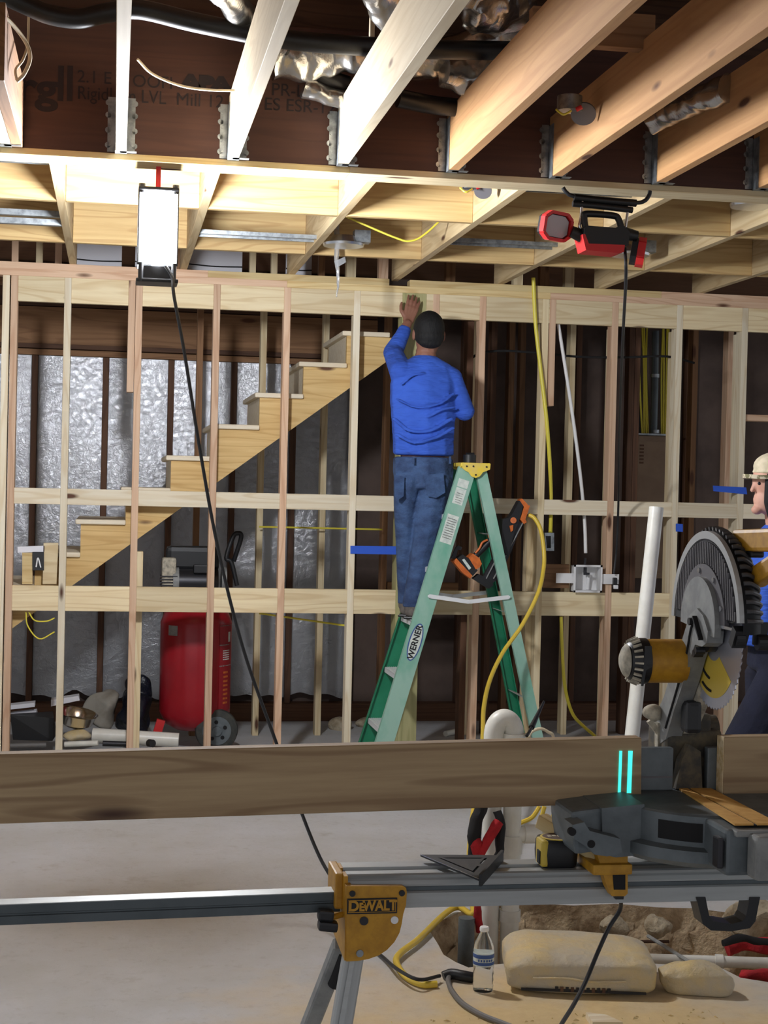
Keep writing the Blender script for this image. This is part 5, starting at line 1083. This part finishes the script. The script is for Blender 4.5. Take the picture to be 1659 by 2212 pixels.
rm = rim.build('guard_rim', M['black'], ms, smooth=True, ang=50, recalc=True)
for i in range(22):
    t = A0+0.02+(math.radians(122)-A0)*i/21
    m = MB(); pts = [V((x, GC.y-math.cos(t)*(r+0.003), GC.z+math.sin(t)*(r+0.003))) for x, r in prof_[1:6]]
    m.tube(pts, 0.0046, 8, 3); m.build('guard_rib', M['rib'], rm)
band(0.174, 0.125, 1.2315, 1.235, A0, A1, 30, 'black_matte', 'vent_ring', gd)
for i in range(36):                     # upright vent slats
    y = GC.y-0.168+i*0.336/35; d = abs(y-GC.y); zt_ = GC.z+math.sqrt(max(0, 0.172**2-d*d)); zb_ = GC.z+(math.sqrt(0.126**2-d*d) if d < 0.126 else 0.018)
    if zt_-zb_ > 0.008: MB().box((1.2295, y, (zt_+zb_)/2), (0.004, 0.0034, zt_-zb_)).build('vent_slat', M['gray_guard'], gd)
band(0.125, 0.06, 1.225, 1.235, A0-0.1, A1, 24, 'gray_guard', 'inner_ring', gd)
hub = MB(); hub.slab([(1.215, y, z) for y, z in arc(0.098, -0.22, A1+0.05, 24)], (0.014, 0, 0)); hub.build('guard_hub', M['gray_dusty'], gd)
for t in (0.35, 1.0, 1.75, 2.9): MB().cyl((1.222, GC.y-math.cos(t)*0.112, GC.z+math.sin(t)*0.112), (1.227, GC.y-math.cos(t)*0.112, GC.z+math.sin(t)*0.112), 0.006, seg=12).build('guard_screw', M['steel'], gd)
MB().frame((1.238, 2.965, 1.335), (1.238, 2.985, 1.30), 0.02, 0.03, up=(1, 0, 0)).cyl((1.228, 2.975, 1.315), (1.246, 2.975, 1.315), 0.016, seg=16).build('guard_lug', M['black'], gd)
MB().frame((1.292, 2.995, 1.345), (1.292, 3.0, 1.30), 0.006, 0.03, up=(1, 0, 0)).cyl((1.284, 2.995, 1.305), (1.306, 2.995, 1.305), 0.016, seg=16).build('guard_roller', M['black'], gd)
MB().box((1.228, 3.03, 1.332), (0.008, 0.12, 0.006)).build('guard_lip', M['steel'], gd)
# D-handle, towards the operator
XH = 1.288
h0, h1, h2, h3 = onX(1598, 1168, XH), onX(1700, 1166, XH), onX(1632, 1250, XH), onX(1700, 1206, XH)
hdl = MB().frame(h0, h1, 0.036, 0.046, up=(0, 0, 1), bev=0.008).frame(h2, h3, 0.034, 0.040, up=(0, 0, 1), bev=0.008).frame(h1+V((0, -0.01, 0.02)), h3+V((0, -0.01, -0.02)), 0.034, 0.05, up=(0, 1, 0), bev=0.008)
hn = hdl.build('d_handle', M['dw_yellow'], ms)
MB().box(onX(1622, 1196, XH), (0.03, 0.07, 0.014), bev=0.005).build('trigger', M['black'], hn)

# ================================================================== LUMBER ON THE SAW
bdir = V((1.34, -0.006, 0.029)).normalized()
e1 = V((1.128, 3.241, 0.936+0.07)); e0 = e1-bdir*2.3
bd = lumber('board', e0, e1, 0.038, 0.140, M['board'], None, up=(0, 0, 1), bev=0.002, label='long pine board lying across the frame on the saw table', cat='board')
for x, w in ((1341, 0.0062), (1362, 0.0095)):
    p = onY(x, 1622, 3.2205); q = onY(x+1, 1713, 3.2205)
    MB().frame(V((p.x, 3.2205, p.z)), V((p.x-0.001, 3.2205, q.z)), w, 0.0012, up=(0, 1, 0)).build('painted_laser_line', M['laser_paint'], bd)  # thin emissive strips on the board stand in for laser light cast by the saw
rb = lumber('board', (1.311, 3.236, 1.006), (1.95, 3.236, 1.012), 0.038, 0.143, M['board'], None, up=(0, 0, 1), bev=0.002, label='short pine offcut board right of the blade, pale cut end showing', cat='board')
MB().box((1.3104, 3.236, 1.006), (0.0012, 0.036, 0.141)).build('cut_end', M['end_grain'], rb)

# ================================================================== ON THE STAND
zt = t0_+0.0105
ptsA, ptsB, ptsC = onZ(908, 1850, zt), onZ(1080, 1851, zt), onZ(1034, 1903, zt)
sq = empty('speed_square', (ptsA+ptsB+ptsC)/3, 'black triangular speed square lying on the stand beam', 'square')
def tri_plate():
    m = MB(); L = lambda a, b, t: a.lerp(b, t)
    A_, B_, C_ = ptsA, ptsB, ptsC
    # plate with two slots: built as bars round the openings
    ce = (A_+B_+C_)/3; ins = lambda p, s: ce+(p-ce)*s
    o = [A_, B_, C_]; i_ = [ins(p, 0.62) for p in o]; j_ = [ins(p, 0.52) for p in o]
    for k in range(3):
        m.slab([o[k], o[(k+1) % 3], i_[(k+1) % 3], i_[k]], (0, 0, 0.004))
    m.slab(j_, (0, 0, 0.004))
    for k in range(3): 
        a, b = i_[k].lerp(i_[(k+1) % 3], 0.42), i_[k].lerp(i_[(k+1) % 3], 0.58); c, d = j_[k].lerp(j_[(k+1) % 3], 0.40), j_[k].lerp(j_[(k+1) % 3], 0.60)
        if k == 1: m.slab([a, b, d, c], (0, 0, 0.004))
    a, b = i_[0], j_[0]; m.slab([i_[0], i_[0].lerp(i_[1], 0.1), j_[0].lerp(j_[1], 0.1), j_[0]], (0, 0, 0.004)); m.slab([i_[1], i_[1].lerp(i_[0], 0.08), j_[1].lerp(j_[0], 0.08), j_[1]], (0, 0, 0.004))
    return m.build('plate', M['black'], sq)
tri_plate()
d_ = (ptsC-ptsB).normalized()
MB().frame(ptsB-d_*0.004+V((0.004, 0, 0.002)), ptsC+d_*0.004+V((0.004, 0, 0.002)), 0.006, 0.024).build('lip', M['black'], sq)
MB().frame(ptsA+V((0, 0, 0.0042)), ptsC+V((0, 0, 0.0042)), 0.002, 0.0006).build('worn_edge', M['steel'], sq)
tc_ = onZ(1197, 1836, t0_); tc_.x -= 0.034; tc_.y = 3.225
tm = empty('tape_measure', tc_, 'yellow and black tape measure lying on the stand beam', 'tape measure')
def rrect(w, d, r, n=6):
    o = []
    for cx__, cy__, a0 in ((w-r, d-r, 0), (-w+r, d-r, 90), (-w+r, -d+r, 180), (w-r, -d+r, 270)):
        for i in range(n+1): a = math.radians(a0+90*i/n); o.append((cx__+math.cos(a)*r, cy__+math.sin(a)*r))
    return o
def tbody(name, w, d, r, z0, z1, mm, bulge=0.0):
    m = MB(); rings = []
    for t, s in ((0, 0.90), (0.12, 0.97), (0.5, 1.0), (0.88, 0.97), (1.0, 0.88)):
        rings.append([m.b.verts.new((tc_.x+x*s, tc_.y+y*s, z0+(z1-z0)*t)) for x, y in rrect(w, d, r)])
    for a, b in zip(rings, rings[1:]):
        for k in range(len(a)): m.b.faces.new((a[k], a[(k+1) % len(a)], b[(k+1) % len(a)], b[k]))
    m.b.faces.new(list(reversed(rings[0]))); m.b.faces.new(rings[-1])
    return m.build(name, M[mm], tm, smooth=True, ang=35)
tbody('case', 0.041, 0.038, 0.018, t0_, t0_+0.058, 'black')
m = MB().box((tc_.x-0.034, tc_.y-0.012, t0_+0.031), (0.016, 0.05, 0.056), bev=0.006); m.build('front_face', M['blade_yellow'], tm)
MB().box((tc_.x-0.042, tc_.y-0.018, t0_+0.022), (0.004, 0.022, 0.028), bev=0.001).build('tape_mouth', M['black_matte'], tm)
MB().lathe([(0.034, 0), (0.036, 0.002), (0.033, 0.003)], V((tc_.x+0.001, tc_.y, t0_+0.0575)), Z, 36).build('ring', M['blade_yellow'], tm, smooth=True)
MB().lathe([(0.031, 0), (0.031, 0.002), (0.028, 0.0025)], V((tc_.x+0.001, tc_.y, t0_+0.0585)), Z, 36).build('label', M['old_brown'], tm, smooth=True)
for i in range(4): MB().box((tc_.x-0.016+i*0.011, tc_.y-0.002+0.004*(i % 2), t0_+0.0613), (0.008, 0.012, 0.0006)).build('label_print', M['bag'], tm)

# ================================================================== FLOOR THINGS
bo = V((onZ(1043, 2141, 0).x, onZ(1043, 2141, 0).y, 0))
bt_ = empty('water_bottle', bo, 'clear plastic water bottle with blue and white label on the dusty floor', 'bottle')
pf = [(0.024, 0.0), (0.031, 0.004), (0.033, 0.02), (0.0315, 0.03), (0.033, 0.04), (0.0315, 0.05), (0.033, 0.06), (0.0315, 0.07), (0.033, 0.08), (0.0325, 0.128), (0.033, 0.134), (0.028, 0.158), (0.017, 0.180), (0.0125, 0.190), (0.0125, 0.197)]
MB().lathe(pf, bo, Z, 36).build('bottle', M['water'], bt_, smooth=True)
MB().lathe([(0.0334, 0.086), (0.0336, 0.088), (0.0336, 0.124), (0.0334, 0.126)], bo, Z, 36).build('label', M['paper'], bt_, smooth=True)
MB().lathe([(0.0338, 0.090), (0.0340, 0.091), (0.0340, 0.099), (0.0338, 0.100)], bo, Z, 36).build('label_band', M['label_blue'], bt_, smooth=True)
MB().lathe([(0.0338, 0.112), (0.0340, 0.113), (0.0340, 0.123), (0.0338, 0.124)], bo, Z, 36).build('label_band', M['label_blue'], bt_, smooth=True)
for i in range(6): 
    a = -1.1+i*0.26-math.pi/2+0.4; MB().box(bo+V((math.cos(a)*0.0342, math.sin(a)*0.0342, 0.106)), (0.005, 0.0012, 0.007), Euler((0, 0, a+math.pi/2)).to_matrix()).build('label_print', M['label_blue'], bt_)
MB().lathe([(0.0145, 0.0), (0.015, 0.002), (0.015, 0.011), (0.013, 0.014)], bo+Z*0.193, Z, 24).build('cap', M['white'], bt_, smooth=True)
# bag of mix
def pillow(c, hx_, hy_, hz_, rot, mm, name, seed, e=0.45, jit=0.008, par=None, **kw):
    m = MB(); nu, nv = 44, 20; R_ = Euler((0, 0, rot)).to_matrix(); rows = []
    sg = lambda v, p: math.copysign(abs(v)**p, v)
    for j in range(nv+1):
        ph = -math.pi/2+math.pi*j/nv; row = []
        for i in range(nu):
            th = 2*math.pi*i/nu
            x = hx_*sg(math.cos(ph), e)*sg(math.cos(th), e*0.7); y = hy_*sg(math.cos(ph), e)*sg(math.sin(th), e*0.7); z = hz_*sg(math.sin(ph), e*1.3)
            if z > 0: z *= 1+0.14*math.cos(x/hx_*1.4)-0.12*(x/hx_)**4-0.22*max(0, -y/hy_)
            p = R_ @ V((x, y, z)); p += noise.noise_vector(p*9+V((seed, 0, 0)))*jit + noise.noise_vector(V((p.x*14, p.y*40, p.z*40))+V((seed, 0, 0)))*jit*0.5
            p = V(c)+p; p.z = max(p.z, 0.001); row.append(m.b.verts.new(p))
        rows.append(row)
    for a, b in zip(rows, rows[1:]):
        for k in range(nu): m.b.faces.new((a[k], a[(k+1) % nu], b[(k+1) % nu], b[k]))
    bmesh.ops.remove_doubles(m.b, verts=m.b.verts, dist=0.0004)
    return m.build(name, M[mm], par, smooth=True, ang=80, recalc=True, **kw)
fl, fr = onZ(1100, 2148, 0), onZ(1414, 2160, 0); rot = math.atan2(fr.y-fl.y, fr.x-fl.x); ex = V((math.cos(rot), math.sin(rot), 0)); ey = V((-ex.y, ex.x, 0)); wbg = (fr-fl).length
bcn = (fl+fr)/2+ey*0.165; bcn.z = 0.058
bagr = empty('cement_bag', V((bcn.x, bcn.y, 0)), 'full dusty bag of dry mix lying on the floor beside the trench', 'bag')
bg_ = pillow(bcn, wbg/2+0.012, 0.165, 0.062, rot, 'bag', 'sack', 2.0, 0.34, 0.011, bagr)
ff = (fl+fr)/2-ey*0.004
MB().frame(ff-ex*wbg*0.42+Z*0.020, ff+ex*wbg*0.44+Z*0.020, 0.004, 0.008).build('printed_band', M['ink'], bg_)
for i in range(11): MB().frame(ff+ex*(-0.085+i*0.0165)+Z*0.0245, ff+ex*(-0.075+i*0.0165)+Z*0.0245, 0.006, 0.014).build('printed_band', M['old_brown' if i % 2 else 'ink'], bg_)
m = MB().tube([ff-ex*wbg*0.34+Z*0.056, ff-ex*wbg*0.1+Z*0.060-ey*0.004, ff+ex*wbg*0.06+Z*0.052-ey*0.004, ff+ex*wbg*0.3+Z*0.056], 0.004, 6, 5); m.build('seam_fold', M['bag'], bg_, smooth=True)
p = onZ(1495, 2150, 0.0)
tag(pillow((p.x+0.02, p.y+0.03, 0.045), 0.112, 0.05, 0.047, -0.28, 'bag', 'dusty_roll', 5.0, 0.6, 0.016), 'lumpy dust-caked roll lying just right of the cement bag', 'roll')
# ---- pipes standing in the trench
ya = 5.50
def vpipe(px, y0p, y1p, Y, r, mm, name, label, group=None):
    a, b = onY(px, y0p, Y), onY(px, y0p, Y); b.z = onY(px, y1p, Y).z; return MB().cyl(b, a, r, seg=28)
pvc = empty('vent_pipe', onY(1100, 2090, ya), 'white plastic vent pipes with return bend rising from the trench', 'pipe')
xA, xB_ = onY(1062, 1800, ya).x, onY(1104, 1800, ya).x; zt2 = onY(1100, 1590, ya).z
MB().cyl((xA, ya, -0.33), (xA, ya, zt2), 0.033, seg=28).build('riser', M['pvc'], pvc, smooth=True)
MB().cyl((xB_, ya-0.01, -0.33), (xB_, ya-0.01, zt2), 0.033, seg=28).build('riser', M['pvc'], pvc, smooth=True)
R2 = (xB_-xA)/2
MB().tube([(xA, ya, zt2-0.01)]+[(xA+R2-math.cos(t)*R2, ya-0.005*(t/3.14), zt2+0.005+math.sin(t)*(R2+0.02)) for t in [i*math.pi/10 for i in range(11)]]+[(xB_, ya-0.01, zt2-0.03)], 0.037, 24, 4).build('return_bend', M['pvc'], pvc, smooth=True)
MB().cyl((xB_, ya-0.01, zt2-0.04), (xB_, ya-0.01, zt2+0.012), 0.043, seg=28).build('hub', M['pvc'], pvc, smooth=True)
zc = onY(1106, 1822, ya).z
MB().cyl((xB_, ya-0.01, zc-0.033), (xB_, ya-0.01, zc+0.033), 0.039, seg=28).build('coupling', M['pvc'], pvc, smooth=True)
zc2 = onY(1095, 1975, ya).z; MB().cyl((xB_, ya-0.01, zc2-0.02), (xB_, ya-0.01, zc2+0.02), 0.039, seg=28).build('coupling', M['pvc'], pvc, smooth=True)
zT = onY(1140, 1800, ya).z
MB().cyl((xB_, ya-0.01, zT), (xB_+0.10, ya-0.01, zT), 0.030, seg=24).cyl((xB_+0.045, ya-0.01, zT), (xB_+0.105, ya-0.01, zT), 0.034, seg=24).build('tee_branch', M['pvc'], pvc, smooth=True)
MB().cyl((xB_+0.10, ya-0.01, zT), (xB_+0.22, ya+0.02, zT), 0.026, seg=24).build('branch_pipe', M['dust_white'], pvc, smooth=True)
tag(MB().cyl(onY(1148, 1572, 5.5), onY(1175, 1515, 5.62), 0.011, 0.004, 10).cyl(onY(1138, 1590, 5.45), onY(1149, 1571, 5.5), 0.006, seg=8).build('saw_handle_stick', M['black'], smooth=True), 'black pointed stick propped beside the white return bend', 'stick')
p = onY(1008, 1982, 5.42); tag(MB().cyl((p.x, 5.42, -0.33), (p.x, 5.42, p.z), 0.029, seg=24).build('conduit_stub', M['gray_cast'], smooth=True), 'short grey conduit stub standing in the trench', 'pipe')
tl, tp_ = onY(1360, 1640, 6.75), onY(1418, 1096, 6.85)
dn = tl+(tl-tp_)*((tl.z-0.0)/(tp_.z-tl.z))
tag(MB().cyl(V((dn.x, dn.y, 0.001)), tp_, 0.033, seg=28).build('plastic_pipe', M['pvc'], smooth=True), 'tall leaning white plastic pipe behind the mitre saw', 'pipe')
m = MB().tube([onY(1040, 1740, 5.41), onY(1030, 1775, 5.40), onY(1024, 1815, 5.40), onY(1028, 1850, 5.41)], 0.025, 12, 5); m.tube([onY(1074, 1752, 5.42), onY(1082, 1790, 5.40), onY(1078, 1835, 5.41), onY(1070, 1850, 5.42)], 0.016, 10, 5); m.jitter(0.012, 18)
jk = m.build('cloth', M['black_matte'], smooth=True); tag(jk, 'black and red cloth bundle draped on the white vent pipes', 'cloth')
m = MB().tube([onY(1078, 1775, 5.385), onY(1062, 1800, 5.38), onY(1046, 1830, 5.38), onY(1034, 1880, 5.39), onY(1030, 1960, 5.41), onY(1036, 2012, 5.44)], lambda t: 0.020-0.008*t, 10, 6); m.jitter(0.006, 25)
m.build('red_panel', M['cloth_red'], jk, smooth=True)
m = MB().ball(onY(1030, 1830, 5.385), (0.022, 0.018, 0.04), 3); m.jitter(0.008, 25); m.build('red_panel', M['cloth_red'], jk, smooth=True)
for i, pts in enumerate(([(1166, 1742), (1150, 1765), (1128, 1776), (1112, 1782)], [(1176, 1742), (1170, 1765), (1162, 1790), (1158, 1800)], [(1200, 1744), (1192, 1772), (1180, 1792), (1172, 1806)])):
    tag(MB().tube([onY(x, y, 5.9-0.1*i) for x, y in pts], 0.009, 8, 6).build('hose_loop', M['yellow_hose'], smooth=True), ['pale yellow hose curving left behind the vent pipe tee', 'pale yellow hose strand, middle one behind the tape measure', 'pale yellow hose strand, right one behind the tape measure'][i], 'hose')
tag(MB().tube([onY(1142, 1592, 5.9), onY(1150, 1580, 5.9), onY(1168, 1574, 5.9), onY(1185, 1582, 5.9), onY(1196, 1596, 5.9), onY(1200, 1680, 5.9), onY(1192, 1745, 5.9)], 0.006, 8, 5).build('hose_loop', M['cream_cable'], smooth=True), 'thin cream tube looping above the long board right of the pipes', 'hose')
# ---- plug, cords on the floor
tag(MB().tube([onZ(958, 2110, 0.012), onZ(976, 2104, 0.02), onZ(1000, 2108, 0.02), onZ(1022, 2112, 0.015)], 0.018, 10, 4).build('plug_connector', M['black'], smooth=True), 'black cord connector lying left of the water bottle', 'plug')
tag(MB().tube([onZ(972, 2106, 0.016), onZ(968, 2118, 0.012), onZ(976, 2140, 0.01), onZ(1000, 2168, 0.01), onZ(1040, 2192, 0.01), onZ(1085, 2210, 0.01), onZ(1150, 2235, 0.01)], 0.0085, 8, 8).build('power_cord', M['gray_cable'], smooth=True), 'dusty grey cord curling across the sawdust at the bottom', 'cord')
tag(MB().tube([onY(1342, 1945, 3.30), onY(1338, 1968, 3.32), onY(1315, 2005, 3.32), onY(1290, 2060, 3.30), onY(1265, 2120, 3.26), onY(1238, 2172, 3.20), onY(1212, 2214, 3.12), onY(1196, 2250, 3.06), onY(1182, 2330, 3.0), V((0.98, 2.9, 0.02)), V((0.90, 2.7, 0.01))], 0.0048, 8, 8).build('power_cord', M['black'], smooth=True), 'black saw cord hanging from the stand in front of the cement bag', 'cord')
# ---- in the trench
def zpit(x, y, z): return onZ(x, y, z)
tag(MB().cyl(zpit(1385, 2072, -0.035), zpit(1700, 2082, -0.035), 0.020, seg=24).build('drain_line', M['pvc'], smooth=True), 'white plastic pipe lying level along the near trench edge', 'pipe')
q = zpit(1545, 2077, -0.035); q2 = zpit(1562, 2078, -0.035); bpy.data.objects['drain_line'].name = 'drain_line'
MB().cyl(q, q2, 0.0255, seg=24).build('coupling', M['pvc'], bpy.data.objects['drain_line'], smooth=True)
tag(MB().tube([onY(1108, 2030, 5.62), onY(1270, 2033, 5.60), onY(1445, 2034, 5.58)], 0.006, 8, 4).build('reinforcing_bar', M['old_brown'], smooth=True), 'long rusty bar across the trench behind the cement bag', 'bar')
tag(MB().tube([onY(1400, 2022, 5.5), onY(1445, 2050, 5.3), onY(1492, 2080, 5.15)], 0.007, 8, 4).build('reinforcing_bar', M['gray_dusty'], smooth=True), 'pale bar slanting over the white trench pipe', 'bar')
tag(MB().tube([onY(1200, 2018, 5.55), onY(1222, 2036, 5.45)], 0.006, 8, 4).build('reinforcing_bar', M['gray_dusty'], smooth=True), 'short pale bar end poking up behind the cement bag', 'bar')
m = MB().tube([zpit(1570, 2050, -0.06), zpit(1610, 2042, -0.05), zpit(1660, 2046, -0.05), zpit(1700, 2040, -0.05)], 0.028, 12, 6); m.jitter(0.014, 16); tag(m.build('cloth', M['cloth_red'], smooth=True), 'red plastic sheet bunched behind the white trench pipe', 'cloth')
m = MB().tube([zpit(1600, 2108, -0.02), zpit(1640, 2106, -0.01), zpit(1700, 2112, -0.02)], 0.020, 12, 6); m.jitter(0.012, 18); tag(m.build('cloth', M['cloth_red'], smooth=True), 'red plastic sheet in front of the white trench pipe, right edge', 'cloth')
m = MB().tube([zpit(1560, 2038, -0.02), zpit(1600, 2028, -0.01), zpit(1660, 2034, -0.02)], 0.014, 10, 6); m.jitter(0.01, 18); tag(m.build('cable', M['black_matte'], smooth=True), 'dark cable lying over the red sheet in the trench', 'cable')
# broken slab lumps on the trench rim
for x, y, r, lab in ((1625, 1985, 0.10, 'pale broken concrete lump at the right end of the trench'), (1420, 2000, 0.06, 'tan broken slab chunk leaning in the trench under the carry handle'), (1330, 2000, 0.05, 'small broken slab chunk in the trench behind the saw cord')):
    m = MB().ball(onZ(x, y, -0.02), (r, r*0.7, r*0.7), 3); m.jitter(r*0.5, 9, x); m.jitter(r*0.15, 40, x); tag(m.build('concrete_lump', M['concrete_broken'], smooth=True, ang=35), lab, 'rubble')
# shavings strewn over the dusty floor
m = MB()
for i in range(900):
    a = random.uniform(0, 2*math.pi); rr = 0.95*math.sqrt(random.random()); x, y = 1.25+math.cos(a)*rr*0.8, 4.05+math.sin(a)*rr*0.95
    if y > 4.62: continue
    s = random.uniform(0.003, 0.011); t = random.uniform(0, 3.14)
    m.slab([(x+math.cos(t)*s, y+math.sin(t)*s, 0.001), (x-math.sin(t)*s*0.4, y+math.cos(t)*s*0.4, 0.001+s*0.5), (x-math.cos(t)*s, y-math.sin(t)*s, 0.001)], (0, 0, 0.0012))
tag(m.build('wood_shavings', M['sawdust'], smooth=False), 'pale wood shavings scattered on the floor near the camera', 'sawdust', kind='stuff')
tag(MB().slab([onZ(1265, 2200, 0.001), onZ(1310, 2206, 0.001), onZ(1345, 2222, 0.001), onZ(1280, 2222, 0.001)], (0, 0, 0.02)).build('wood_scrap', M['pine_pale']), 'small pale wood scrap at the bottom edge below the cement bag', 'wood scrap')
